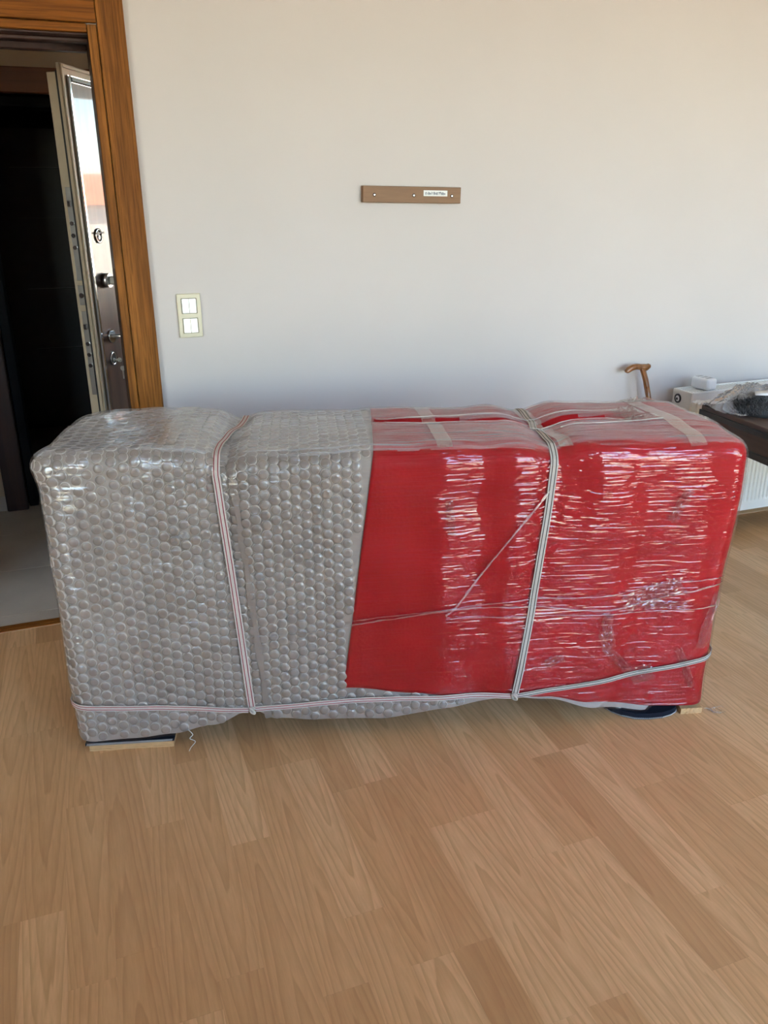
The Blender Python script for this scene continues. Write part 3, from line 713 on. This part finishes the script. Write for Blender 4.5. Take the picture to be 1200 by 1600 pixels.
# crumpled bag draped over the back half
def crumple(name, cx_, cy_, rx, ry, z0, hh, amp, seed, parent, mat, res=26, freq=22):
    verts = []; faces = []
    for j in range(res+1):
        for i in range(res+1):
            a = -1+2*i/res; b = -1+2*j/res; r2 = min(1.0, math.hypot(a, b))
            x = cx_ + rx*a; y = cy_ + ry*b
            nz = noise.noise(Vector((x*freq+seed, y*freq, seed))) ; nz2 = abs(noise.noise(Vector((x*freq*2.3, y*freq*2.3+seed, 2.0))))
            nx = noise.noise(Vector((x*freq, y*freq, seed+9)))*amp
            z = z0 + hh*(1-r2**2) + amp*nz + amp*1.2*nz2
            verts.append((x+nx, y-nx*0.7, max(0.0012, z)))
    for j in range(res):
        for i in range(res):
            q = (j*(res+1)+i, j*(res+1)+i+1, (j+1)*(res+1)+i+1, (j+1)*(res+1)+i); faces.append(q)
    return mesh_obj(name, verts, faces, mat, parent)
bagm = m_clear('clear_plastic_bag', (0.90, 0.90, 0.94, 1), 0.24, 2.0, 0.05)
crumple('plastic_bag', -0.01, 0.055, 0.175, 0.125, 0.004, 0.078, 0.014, 3.1, bag, bagm, 40, 30)
crumple('plastic_bag_tail', 0.09, -0.12, 0.09, 0.04, 0.002, 0.012, 0.008, 7.7, bag, bagm, 22, 30)
# pale card lying across the bundle
v = []; f = []
for i in range(13):
    t = i/12; x = -0.095 + 0.25*t; y = -0.045 - 0.035*math.sin(t*PI) - 0.01*t; z = 0.074 - 0.014*t + 0.004*math.sin(t*PI)
    v += [(x, y, z), (x+0.02, y+0.055*math.sin(PI*(0.12+0.8*t))+0.006, z+0.006), (x, y, z-0.002), (x+0.02, y+0.055*math.sin(PI*(0.12+0.8*t))+0.006, z+0.004)]
for i in range(12):
    a = i*4; b = a+4; f += [(a, b, b+1, a+1), (a+2, a+3, b+3, b+2), (a, a+2, b+2, b), (a+1, b+1, b+3, a+3)]
f += [(0, 1, 3, 2), (48, 50, 51, 49)]
mesh_obj('card_strip', v, f, MAT['white_plastic'], bag, True)
pr = empty('purple_pouch', (2.68, 2.46, 0.7505), 0.4, 'dark purple cloth pouch beside the plastic wrapped bundle', 'pouch')
verts = []; faces = []; nu, nv = 20, 10
for j in range(nv+1):
    ph = -PI/2 + PI*j/nv
    for i in range(nu):
        a = 2*PI*i/nu; k_ = 1+0.10*math.sin(3*a+j)
        sq = lambda c: math.copysign(abs(c)**0.6, c)
        verts.append((0.10*sq(math.cos(ph))*sq(math.cos(a))*k_, 0.07*sq(math.cos(ph))*sq(math.sin(a))*k_, 0.045+0.045*sq(math.sin(ph))))
for j in range(nv):
    for i in range(nu): faces.append((j*nu+i, j*nu+(i+1) % nu, (j+1)*nu+(i+1) % nu, (j+1)*nu+i))
mesh_obj('pouch_body', verts, faces, MAT['purple'], pr, True)
tube('pouch_seam', smooth_path([(-0.09, -0.02, 0.07), (-0.03, -0.03, 0.0915), (0.04, -0.028, 0.0915), (0.09, -0.01, 0.07)], 5), 0.0025, MAT['bristle'], pr, 8)

# ------------------------------------------------------------------ the wrapped parcel
PL, PD, PH = 1.87, 0.49, 0.885        # rest size of the bundle
PYAW = math.radians(-14.94)
PORG = Vector((-0.129, 2.190, 0))
parcel = empty('wrapped_parcel', PORG, PYAW, 'long bulky parcel half in bubble wrap, half in red sheet, bound with straps', 'parcel')
RAD = 0.048
def rest(p, g=0.0):
    x, y, z = p; r = RAD
    q = Vector((min(max(x, r), PL-r), min(max(y, r), PD-r), min(z, PH-r))); d = Vector(p) - q
    l = d.length
    return q + d*((r+g)/l) if l > 1e-6 else Vector(p)
TOPZ = [(-0.05, 0.892), (0.10, 0.900), (0.30, 0.900), (0.41, 0.893), (0.465, 0.872), (0.53, 0.882), (0.80, 0.880), (1.10, 0.880), (1.24, 0.882), (1.345, 0.868), (1.45, 0.884), (1.70, 0.880), (1.90, 0.868)]
BOTZ = [(-0.03, 0.030), (0.15, 0.034), (0.252, 0.042), (0.365, 0.065), (0.489, 0.111), (0.552, 0.076), (0.684, 0.060), (0.875, 0.053), (1.068, 0.076), (1.262, 0.104), (1.361, 0.088), (1.524, 0.047), (1.68, 0.024), (1.70, 0.046), (1.87, 0.046)]
RBOT = [(0.76, 0.166), (0.97, 0.136), (1.1, 0.118), (1.262, 0.110), (1.36, 0.098), (1.5, 0.072), (1.69, 0.043), (1.87, 0.034)]
S1 = [(0.10, 0.489), (0.84, 0.438)]          # strap lines: u as a function of z on the front
S2 = [(0.10, 1.262), (0.40, 1.304), (0.69, 1.332), (0.85, 1.344)]
def lin(tab, x):
    if x <= tab[0][0]: return tab[0][1]
    for (a, va), (b, vb) in zip(tab, tab[1:]):
        if x <= b: return va + (vb-va)*(x-a)/(b-a)
    return tab[-1][1]
def strap_u(k, z, y):
    base = lin(S1 if k == 0 else S2, z)
    if k == 0: return base + 0.055*sm(0.03, PD, y) if z > 0.8 else base
    return base + 0.012*sm(0.0, PD, y) if z > 0.8 else base
def deform(p):
    x, y, z = p
    t = z/PH
    zt = lerp_tab(TOPZ, x); zb = lerp_tab(BOTZ, x)
    topw = sm(0.80, 0.885, z)
    # dents under the straps
    dx, dy, dz = 0.0, 0.0, 0.0
    for k in (0, 1):
        dd = (x - strap_u(k, z, y)) / 0.045
        g_ = math.exp(-dd*dd)
        dy += 0.010*g_*sm(0.2, 0.0, y)*sm(0.05, 0.5, z); dz -= 0.012*g_*topw*(1 if k == 0 else 0.8)
    # overall height and hanging hem
    nz = zb + z*(zt - zb)/PH
    # crown and lumps of the top
    yy = y/PD
    dz += topw*(0.012*math.sin(PI*max(0, min(1, yy))) + 0.008*noise.noise(Vector((x*4, y*7, 1.3))) + 0.004*noise.noise(Vector((x*12, y*14, 4.0))))
    # hollow near the left end of the top
    hx = (x-0.16)/0.13; hy = (y-0.20)/0.11
    dz -= topw*0.016*math.exp(-hx*hx-hy*hy)
    # groove where the two flaps of the red sheet meet
    gy = (y - (0.235 + 0.03*math.sin(x*2.2)))/0.030
    dz -= 0.016*topw*math.exp(-gy*gy*gy*gy)*sm(0.84, 0.90, x)*sm(1.68, 1.58, x)
    # front lumps
    fr = sm(0.12, 0.0, y)
    dy += fr*(-0.008*noise.noise(Vector((x*3.3, 2.0, z*3.1))) - 0.003*noise.noise(Vector((x*11, 5.0, z*9))))
    # vertical ridges of the boards below the red sheet
    dy -= fr*0.004*math.sin(x*26)*sm(0.9, 1.05, x)
    # ends
    fl = sm(0.25, 0.0, x); fr2 = sm(PL-0.25, PL, x)
    dx -= fl*(0.021 + 0.020*sm(0.78, 0.88, z)*sm(0.12, 0.0, y) + 0.004*noise.noise(Vector((1.0, y*6, z*8))))
    dx += fr2*(0.004 + 0.026*sm(0.25, 0.7, z) - 0.012*sm(0.1, 0.5, y)*topw + 0.003*noise.noise(Vector((1.0, y*6, z*8))))
    dx += 0.03*sm(0.2, 0.5, y)*topw*fl
    return Vector((x+dx, y+dy, nz+dz))
def surf(p, g=0.0): return deform(rest(p, g))
def S(u, s):
    """rest point on the front (s = 0..PH), top, back"""
    if s <= PH: return (u, 0.0, s)
    if s <= PH+PD: return (u, s-PH, PH)
    return (u, PD, PH-(s-PH-PD))
STOT = 2*PH + PD
def spaced(a, b, step):
    n = max(1, int(round((b-a)/step))); return [a+(b-a)*i/n for i in range(n+1)]
def shell(name, uf, s_list, nU, g, mat, end_l=False, end_r=False, hole=None, zmin=None, step=0.012):
    """sheet over front, top and back; uf(s) gives the (u0, u1) range"""
    verts = []; faces = []; nS = len(s_list)
    for s in s_list:
        u0, u1 = uf(s)
        for i in range(nU+1):
            u = u0 + (u1-u0)*i/nU
            ss = s
            p = S(u, ss)
            if zmin is not None and (s <= PH):
                zt = lerp_tab(TOPZ, u); zb = lerp_tab(BOTZ, u); lo = (zmin(u) - zb)*PH/(zt-zb)
                p = (u, 0.0, lo + (PH-lo)*s/PH)
            verts.append(surf(p, g))
    for j in range(nS-1):
        for i in range(nU):
            if hole and hole(verts[j*(nU+1)+i], s_list[j]): continue
            faces.append((j*(nU+1)+i, j*(nU+1)+i+1, (j+1)*(nU+1)+i+1, (j+1)*(nU+1)+i))
    for (flag, x) in ((end_l, 0.0), (end_r, PL)):
        if not flag: continue
        base = len(verts); ys = spaced(0, PD, step); zs = spaced(0, PH, step)
        for z in zs:
            for y in ys:
                zz = z
                if zmin is not None:
                    zt = lerp_tab(TOPZ, x); zb = lerp_tab(BOTZ, x); lo = (zmin(x)-zb)*PH/(zt-zb); zz = lo + (PH-lo)*z/PH
                verts.append(surf((x, y, zz), g))
        m_ = len(ys)
        for j in range(len(zs)-1):
            for i in range(m_-1):
                q = (base+j*m_+i, base+j*m_+i+1, base+(j+1)*m_+i+1, base+(j+1)*m_+i)
                faces.append(q if x > 0 else q[::-1])
    o = mesh_obj(name, verts, faces, mat, parcel, True)
    bm = bmesh.new(); bm.from_mesh(o.data); bmesh.ops.remove_doubles(bm, verts=bm.verts[:], dist=0.0008)
    bm.to_mesh(o.data); bm.free(); o.data.polygons.foreach_set('use_smooth', [True]*len(o.data.polygons))
    return o
s_all = spaced(0, PH-0.09, 0.014) + spaced(PH-0.09, PH+0.09, 0.006)[1:] + spaced(PH+0.09, PH+PD-0.08, 0.011)[1:] + spaced(PH+PD-0.08, PH+PD+0.08, 0.01)[1:] + spaced(PH+PD+0.08, STOT, 0.03)[1:]
wrap = shell('bubble_wrap', lambda s: (0.0, PL), s_all, 190, 0.0, MAT['wrap'], True, True)
wrap['label'] = 'greyish clear bubble wrap over the left half'
def red_u0(s):
    if s <= PH: return 0.756 + (0.851-0.756)*(s/PH)
    if s <= PH+PD: return 0.851 + 0.030*(s-PH)/PD
    return 0.881
red = shell('red_sheet', lambda s: (red_u0(s), PL), s_all, 120, 0.0045, MAT['red'], False, True, None, lambda u: lerp_tab(RBOT, u))
red['label'] = 'red foam sheet over the right half'
sol = red.modifiers.new('thickness', 'SOLIDIFY'); sol.thickness = 0.003; sol.offset = -1
def film_hole(v, s):
    if not (PH+0.12 < s < PH+0.36): return False
    yc_ = 0.235 + 0.03*math.sin(v.x*2.2)
    return 0.87 < v.x < 1.62 and abs((s-PH) - yc_) < 0.024*min(1.0, (1.62-v.x)/0.12+0.3)
film = shell('stretch_film', lambda s: (0.0, PL), s_all, 190, 0.0105, MAT['film'], True, True, film_hole)
film.data.materials.append(MAT['film_top'])
for pf in film.data.polygons:
    if pf.normal.z > 0.75: pf.material_index = 1
film['label'] = 'clear stretch film with shiny horizontal wrinkles'

# bubbles: rows of small cushions standing on the wrap
def frame_at(fn, a, b):
    e = 0.004
    p = fn(a, b); du = fn(a+e, b)-fn(a-e, b); dv = fn(a, b+e)-fn(a, b-e)
    n = du.cross(dv).normalized(); du = du.normalized(); dv = n.cross(du)
    return p, du, dv, n
BR = 0.0151
prof = [(1.0, 0.0, 1), (0.98, 0.0040, 1), (0.88, 0.0060, 0), (0.45, 0.0070, 0)]
bv = []; bf = []; bmi = []; SEG = 12
rb = random.Random(11)
def put_bubble(fn, a, b, flip=False, scale=1.0, flat=1.0):
    p, du, dv, n = frame_at(fn, a, b)
    if flip: n = -n
    base = len(bv); hs = rb.uniform(0.75, 1.1)*flat; r0 = BR*rb.uniform(0.93, 1.03)*scale
    tx = rb.uniform(-0.05, 0.05); ty_ = rb.uniform(-0.05, 0.05)
    for (rf, hh, _) in prof:
        for k in range(SEG):
            an = 2*PI*k/SEG; c_ = math.cos(an)*r0*rf; s_ = math.sin(an)*r0*rf
            bv.append(p + du*c_ + dv*s_ + n*(hh*hs + (tx*c_ + ty_*s_ if hh > 0.005 else 0)))
    bv.append(p + n*0.0074*hs)
    for j in range(len(prof)-1):
        for k in range(SEG):
            q = (base+j*SEG+k, base+j*SEG+(k+1) % SEG, base+(j+1)*SEG+(k+1) % SEG, base+(j+1)*SEG+k)
            bf.append(q[::-1] if flip else q); bmi.append(prof[j][2])
    j = len(prof)-1
    for k in range(SEG):
        q = (base+j*SEG+k, base+j*SEG+(k+1) % SEG, base+len(prof)*SEG); bf.append(q[::-1] if flip else q); bmi.append(0)
CS, RS = 0.0272, 0.0312
fn_s = lambda u, s: surf(S(u, s))
u = 0.016; ci = 0
while u < PL-0.02:
    s = 0.018 + (RS/2 if ci % 2 else 0)
    while s < PH+PD-0.02:
        zt = lerp_tab(TOPZ, u); zb = lerp_tab(BOTZ, u)
        zz = zb + s*(zt-zb)/PH
        covered = u > red_u0(min(s, PH+PD)) - 0.019 and (s > PH or zz > lerp_tab(RBOT, u) - 0.012)
        near_top_edge = PH-0.008 < s < PH+0.012
        if not covered:
            put_bubble(fn_s, u + rb.uniform(-0.0012, 0.0012), s + rb.uniform(-0.0012, 0.0012), scale=0.9 if near_top_edge else 1.0, flat=0.4 if s > PH else 1.0)
        s += RS
    u += CS; ci += 1
fn_l = lambda y, z: surf((0.0, y, z))
y = 0.016; ci = 0
while y < PD-0.01:
    z = 0.02 + (RS/2 if ci % 2 else 0)
    while z < PH-0.02: put_bubble(fn_l, y, z, flip=True); z += RS
    y += CS; ci += 1
bo = mesh_obj('bubbles', bv, bf, None, wrap, True, mats=[MAT['bubble_cap'], MAT['bubble_rim']], mi=bmi)
bo['kind'] = 'stuff'

# ribbons that follow the surface
def ribbon(name, pts, width, g, mat, parent, off=0.0, lift=0.0, thick=0.0016):
    """pts: rest points along the middle; the ribbon lies on the surface grown by g"""
    n = len(pts); P = [surf(p, g) for p in pts]; Nn = [(surf(p, g+0.01) - surf(p, g)).normalized() for p in pts]
    verts = []; faces = []
    for i in range(n):
        t = (P[min(i+1, n-1)] - P[max(i-1, 0)]).normalized(); sd_ = t.cross(Nn[i]).normalized()
        wd = width[i] if isinstance(width, list) else width
        c_ = P[i] + sd_*off + Nn[i]*lift
        a = c_ - sd_*wd/2; b = c_ + sd_*wd/2; up_ = Nn[i]*thick
        verts += [a, b, b+up_, a+up_]
    for i in range(n-1):
        a = i*4; b = a+4
        for k in range(4): faces.append((a+k, a+(k+1) % 4, b+(k+1) % 4, b+k))
    faces += [(0, 3, 2, 1), (n*4-4, n*4-3, n*4-2, n*4-1)]
    return mesh_obj(name, verts, faces, mat, parent)
def offset_pts(pts, d, axis):
    out = []
    for p in pts:
        q = list(p); q[axis] += d; out.append(tuple(q))
    return out
def strap(k, mat, smat, label):
    pts = []
    for s in spaced(0.012, STOT-0.1, 0.014):
        z = min(s, PH); y = 0 if s <= PH else min(s-PH, PD)
        if s > PH+PD: z = PH-(s-PH-PD)
        p = S(0, s); uu = strap_u(k, PH if PH < s < PH+PD else (p[2] if s <= PH else PH), y)
        # convert the rest height to real height for the front line
        if s <= PH:
            zb = lerp_tab(BOTZ, uu); zt = lerp_tab(TOPZ, uu); uu = lin(S1 if k == 0 else S2, zb + s*(zt-zb)/PH)
        pts.append((uu, p[1], p[2]))
    st_ = ribbon('strap', pts, 0.021, 0.0125, mat, parcel)
    st_['label'] = label
    for dlt in (-0.0052, 0.0052): ribbon('strap_stripe', pts, 0.0024, 0.0125, smat, st_, off=dlt, lift=0.0012, thick=0.0009)
    return st_
strap(0, MAT['strap'], MAT['stripe_red'], 'white webbing strap with two red stripes')
strap(1, MAT['strap_grey'], MAT['stripe_dark'], 'grey webbing strap with dark stripes')
def zrest(u, z):
    zb = lerp_tab(BOTZ, u); zt = lerp_tab(TOPZ, u); return max(0.0, (z-zb)*PH/(zt-zb))
# horizontal strap near the hem
def hstrap(tab, mat, smat, label, endl=False, endr=False, wdt=0.017):
    pts = []
    if endl:
        for y in spaced(0.40, 0.012, -0.02) if False else [0.40, 0.32, 0.24, 0.16, 0.10, 0.06, 0.03, 0.01]: pts.append((0.0, y, zrest(0, tab[0][1])))
    for u in spaced(tab[0][0], tab[-1][0], 0.015): pts.append((u, 0.0, zrest(u, lin(tab, u))))
    if endr:
        for y in (0.01, 0.03, 0.06, 0.10, 0.16, 0.24, 0.32, 0.40): pts.append((PL, y, zrest(PL, tab[-1][1]+y*0.1)))
    st_ = ribbon('strap', pts, wdt, 0.0125, mat, parcel); st_['label'] = label
    for dlt in (-0.004, 0.004): ribbon('strap_stripe', pts, 0.002, 0.0125, smat, st_, off=dlt, lift=0.0012, thick=0.0009)
hstrap([(0.0, 0.156), (0.25, 0.138), (0.478, 0.118)], MAT['strap'], MAT['stripe_red'], 'white strap with red stripes along the left hem', endl=True)
hstrap([(0.498, 0.120), (0.77, 0.126), (0.97, 0.123), (1.10, 0.120), (1.255, 0.116)], MAT['strap'], MAT['stripe_red'], 'white strap with red stripes along the middle hem')
hstrap([(1.270, 0.116), (1.40, 0.128), (1.55, 0.150), (1.70, 0.176), (1.87, 0.205)], MAT['strap_grey'], MAT['stripe_dark'], 'grey strap rising along the right hem', endr=True, wdt=0.015)
for k, (uu, zz) in enumerate(((0.489, 0.119), (1.262, 0.116))):    # knots
    c0 = surf((uu, 0, zrest(uu, zz)), 0.016); pts = []
    for i in range(30):
        a = i/29*4.5*PI; pts.append(c0 + Vector((0.007*math.cos(a), -0.003 + 0.004*math.sin(a*0.7), 0.0085*math.sin(a*0.83+0.4))))
    tube('knot', pts, 0.0034, MAT['strap'] if k == 0 else MAT['strap_grey'], parcel, 8)

# clear tape across the top
def tape(u_front, u_back, s0, s1, wdt, label):
    pts = []
    for s in spaced(s0, s1, 0.012):
        t = (s-s0)/(s1-s0); p = S(u_front + (u_back-u_front)*t, s); pts.append(p)
    t_ = ribbon('tape', pts, wdt, 0.0118, MAT['tape'], parcel, thick=0.0004); t_['label'] = label
tape(0.312, 0.330, PH+0.03, PH+PD+0.10, 0.048, 'clear tape strip over the bubble wrapped top')
tape(1.044, 1.030, PH+0.015, PH+PD+0.10, 0.042, 'clear tape strip over the middle of the red top')
tape(1.385, 1.335, PH+0.015, PH+PD+0.10, 0.050, 'clear tape strip beside the grey strap')
tape(1.730, 1.700, PH-0.01, PH+PD+0.10, 0.048, 'wide clear tape strip near the right end')
# overlapping edge of the bubble wrap right of the white strap
pts = [(lin([(0.0, 0.540), (0.80, 0.482), (0.9, 0.478)], z), 0.0, zrest(0.52, z)) for z in spaced(0.09, 0.845, 0.012)]
fo = ribbon('wrap_edge', pts, [0.017 + 0.005*math.sin(i*0.45) + 0.002*math.sin(i*1.7) for i in range(len(pts))], 0.0050, MAT['bubble_cap'], parcel, thick=0.0022)
# ropes and crumples of the stretch film
def crease(pts_uz, wdt, seed, amp=0.004):
    tab = smooth_path([(a, 0, b) for a, b in pts_uz], 10); rr = random.Random(seed); pts = []; ws = []
    for i, p in enumerate(tab):
        pts.append((p.x, 0.0, zrest(p.x, p.z + rr.uniform(-amp, amp)))); ws.append(wdt*rr.uniform(0.55, 1.3)*(0.35 if i in (0, len(tab)-1) else 1))
    ribbon('film_crease', pts, ws, 0.0132, MAT['film_crumple'], parcel, thick=0.002)
crease([(1.336, 0.759), (1.25, 0.655), (1.17, 0.545), (1.088, 0.430), (1.05, 0.395)], 0.007, 1, 0.001)
crease([(1.330, 0.750), (1.24, 0.640), (1.16, 0.530), (1.080, 0.420)], 0.003, 14, 0.001)
crease([(0.775, 0.378), (0.90, 0.392), (1.045, 0.410), (1.15, 0.412), (1.304, 0.405), (1.535, 0.386), (1.745, 0.430), (1.86, 0.452)], 0.005, 2, 0.0015)
crease([(0.78, 0.392), (0.95, 0.405), (1.10, 0.418), (1.30, 0.428), (1.52, 0.430), (1.72, 0.462), (1.86, 0.470)], 0.003, 3, 0.001)
crease([(1.05, 0.385), (1.20, 0.380), (1.45, 0.372), (1.66, 0.372), (1.85, 0.380)], 0.003, 4, 0.001)
crease([(0.545, 0.352), (0.65, 0.360), (0.78, 0.374)], 0.003, 15, 0.001)
def wad(uc, zc_, du, dz, ang, seed, n=(14, 10), amp=0.006):
    verts = []; faces = []; ca = math.cos(ang); sa = math.sin(ang)
    for j in range(n[1]+1):
        for i in range(n[0]+1):
            a = -1 + 2*i/n[0]; b = -1 + 2*j/n[1]
            k_ = 1 + 0.25*noise.noise(Vector((a*2+seed, b*2, 0)))
            uu = uc + (a*du*ca - b*dz*sa)*k_; zz = zc_ + (a*du*sa + b*dz*ca)*k_
            edge = max(0.0, 1 - max(abs(a), abs(b))**3)
            h_ = 0.0125 + edge*amp*abs(noise.noise(Vector((a*5.0+seed, b*4.2, seed))))*2.2
            verts.append(surf((min(uu, PL-0.002), 0.0, zrest(uu, zz)), h_))
    for j in range(n[1]):
        for i in range(n[0]): q = j*(n[0]+1)+i; faces.append((q, q+1, q+n[0]+2, q+n[0]+1))
    mesh_obj('film_wad', verts, faces, MAT['film_wad'], parcel)
wad(1.530, 0.335, 0.016, 0.040, 0.05, 1.0)
wad(1.535, 0.285, 0.022, 0.030, 0.25, 2.0)
wad(1.575, 0.215, 0.014, 0.060, 0.75, 3.0)
wad(1.655, 0.160, 0.035, 0.030, 0.3, 4.0)
wad(1.785, 0.175, 0.012, 0.075, 0.42, 5.0)
wad(1.660, 0.425, 0.085, 0.028, 0.35, 6.0, (22, 10))
wad(1.700, 0.390, 0.060, 0.014, 0.0, 7.0)
wad(1.060, 0.690, 0.011, 0.050, 0.12, 8.0)
wad(1.700, 0.700, 0.014, 0.050, -0.35, 9.0)
wad(0.315, 0.670, 0.020, 0.012, 0.5, 10.0)
wad(1.838, 0.330, 0.018, 0.090, -0.15, 11.0)
wad(1.38, 0.225, 0.030, 0.014, 0.3, 12.0)
def crease_top(pts_uv, wdt, seed):
    tab = smooth_path([(a, b, 0) for a, b in pts_uv], 8); rr = random.Random(seed)
    ribbon('film_crease', [(p.x, max(0, p.y), PH) for p in tab], [wdt*rr.uniform(0.5, 1.4) for _ in tab], 0.0125, MAT['film_crumple'], parcel, thick=0.002)
crease_top([(0.88, 0.285), (1.05, 0.292), (1.28, 0.298), (1.50, 0.288), (1.62, 0.262)], 0.004, 20)
crease_top([(0.90, 0.205), (1.10, 0.200), (1.30, 0.195), (1.52, 0.190), (1.66, 0.205)], 0.004, 21)
crease_top([(1.40, 0.150), (1.55, 0.140), (1.70, 0.165)], 0.005, 22)
def wad_top(uc, yc_, du, dy, seed, n=(16, 10), amp=0.010):
    verts = []; faces = []
    for j in range(n[1]+1):
        for i in range(n[0]+1):
            a = -1 + 2*i/n[0]; b = -1 + 2*j/n[1]; edge = max(0.0, 1 - max(abs(a), abs(b))**3)
            verts.append(surf((uc + a*du, max(0.0, yc_ + b*dy + 0.02*a), PH), 0.0125 + edge*amp*abs(noise.noise(Vector((a*5.0+seed, b*4.2, seed))))*2.0))
    for j in range(n[1]):
        for i in range(n[0]): q = j*(n[0]+1)+i; faces.append((q, q+1, q+n[0]+2, q+n[0]+1))
    mesh_obj('film_wad', verts, faces, MAT['film_wad'], parcel)
wad_top(1.635, 0.265, 0.045, 0.045, 13.0)
wad_top(1.650, 0.190, 0.050, 0.022, 14.0)
wad_top(1.740, 0.455, 0.055, 0.030, 15.0)
# loose thread under the left end
tube('loose_thread', smooth_path([(0.300, -0.012, 0.060), (0.312, -0.018, 0.048), (0.303, -0.02, 0.036), (0.318, -0.022, 0.026), (0.305, -0.03, 0.012), (0.300, -0.035, 0.003)], 6), 0.0009, MAT['thread'], parcel, 6)
# plinth of the piece inside, only its shadowed underside shows
box('plinth', 0.05, PL-0.05, 0.04, PD-0.04, 0.112, 0.135, MAT['desk'], parcel)

# things under the ends of the parcel
def local(p): return Matrix.Translation(PORG) @ Matrix.Rotation(PYAW, 4, 'Z') @ Vector(p)
def cardboard(name, x0, x1, y0, y1, zt, label, seed):
    r = empty(name, local(((x0+x1)/2, (y0+y1)/2, 0)), PYAW, label, 'cardboard')
    wx = (x1-x0)/2; wy = (y1-y0)/2; rr = random.Random(seed)
    for k in range(3):
        z0 = 0.0005 + (zt-0.0005)*k/3
        v = []; n = 14
        ring = []
        for i in range(n+1): ring.append((-wx + 2*wx*i/n, -wy + rr.uniform(-0.0015, 0.0015)))
        ring += [(wx, wy), (-wx, wy)]
        m_ = len(ring)
        v = [(a, b, z0) for a, b in ring] + [(a, b, z0 + zt/3*0.93) for a, b in ring]
        f = [tuple(range(m_))[::-1], tuple(range(m_, 2*m_))] + [(i, (i+1) % m_, (i+1) % m_ + m_, i+m_) for i in range(m_)]
        mesh_obj('layer', v, f, MAT['cardboard'], r)
    return r
cardboard('cardboard_pad', 0.010, 0.252, -0.003, 0.30, 0.019, 'folded cardboard pad under the bubble wrapped left end', 4)
cardboard('cardboard_pad', 1.800, 1.868, 0.002, 0.30, 0.020, 'folded cardboard pad under the red right end', 9)
def denim(loc_pts, z0, z1, label, stitch, holder):
    """flat cloth pad; loc_pts outline in parcel coordinates"""
    cx_ = sum(p[0] for p in loc_pts)/len(loc_pts); cy_ = sum(p[1] for p in loc_pts)/len(loc_pts)
    r = empty('denim_pad', local((cx_, cy_, 0)), PYAW, label, 'cloth')
    n = len(loc_pts); v = [(a-cx_, b-cy_, z0) for a, b in loc_pts] + [(a-cx_, b-cy_, z1) for a, b in loc_pts]
    f = [tuple(range(n))[::-1], tuple(range(n, 2*n))] + [(i, (i+1) % n, (i+1) % n + n, i+n) for i in range(n)]
    mesh_obj('cloth', v, f, MAT['denim'], r)
    bm = bmesh.new()
    for (a, b) in stitch: add_cyl(bm, (a[0]-cx_, a[1]-cy_, a[2]), (b[0]-cx_, b[1]-cy_, b[2]), 0.0009, seg=5)
    o = bm_obj('overlock_stitch', bm, MAT['thread'], r); o['kind'] = 'stuff'
stitches = []
for i in range(60):
    x = 0.004 + 0.246*i/60; stitches.append(((x, -0.0045, 0.0205), (x+0.003, -0.0048, 0.0275)))
out = [(0.0, -0.004), (0.06, -0.0042), (0.12, -0.004), (0.18, -0.0038), (0.254, -0.003), (0.256, 0.28), (0.002, 0.28)]
denim(out, 0.0195, 0.0285, 'dark denim cloth hem between bubble wrap and the left cardboard pad', stitches, None)
front_arc = [(1.570, 0.075), (1.578, 0.052), (1.592, 0.030), (1.615, 0.008), (1.647, -0.010), (1.690, -0.016), (1.735, -0.013), (1.765, -0.003), (1.785, 0.010), (1.797, 0.028)]
stitches = []
for (a, b) in zip(front_arc, front_arc[1:]):
    for k in range(7):
        t = k/7; x = a[0]+(b[0]-a[0])*t; y = a[1]+(b[1]-a[1])*t
        stitches.append(((x, y-0.0006, 0.002), (x+0.003, y-0.0010, 0.0065)))
denim(front_arc + [(1.797, 0.26), (1.570, 0.26)], 0.0006, 0.022, 'dark blue denim pad with pale stitched rim under the right end', stitches, None)
# frayed film scrap on the floor by the right corner
fs = empty('film_scrap', local((1.885, 0.010, 0)), PYAW, 'tiny frayed scrap of clear film on the floor by the right corner', 'plastic scrap')
rr = random.Random(21)
for i in range(5):
    a = rr.uniform(-1, 1)
    pts = [(rr.uniform(-0.015, 0.015) + 0.012*j*math.cos(a), rr.uniform(-0.012, 0.012) + 0.008*j*math.sin(a), 0.0015 + rr.uniform(0.0, 0.012)) for j in range(5)]
    tube('strand', smooth_path(pts, 5), 0.0008, MAT['film_crumple'], fs, 5)
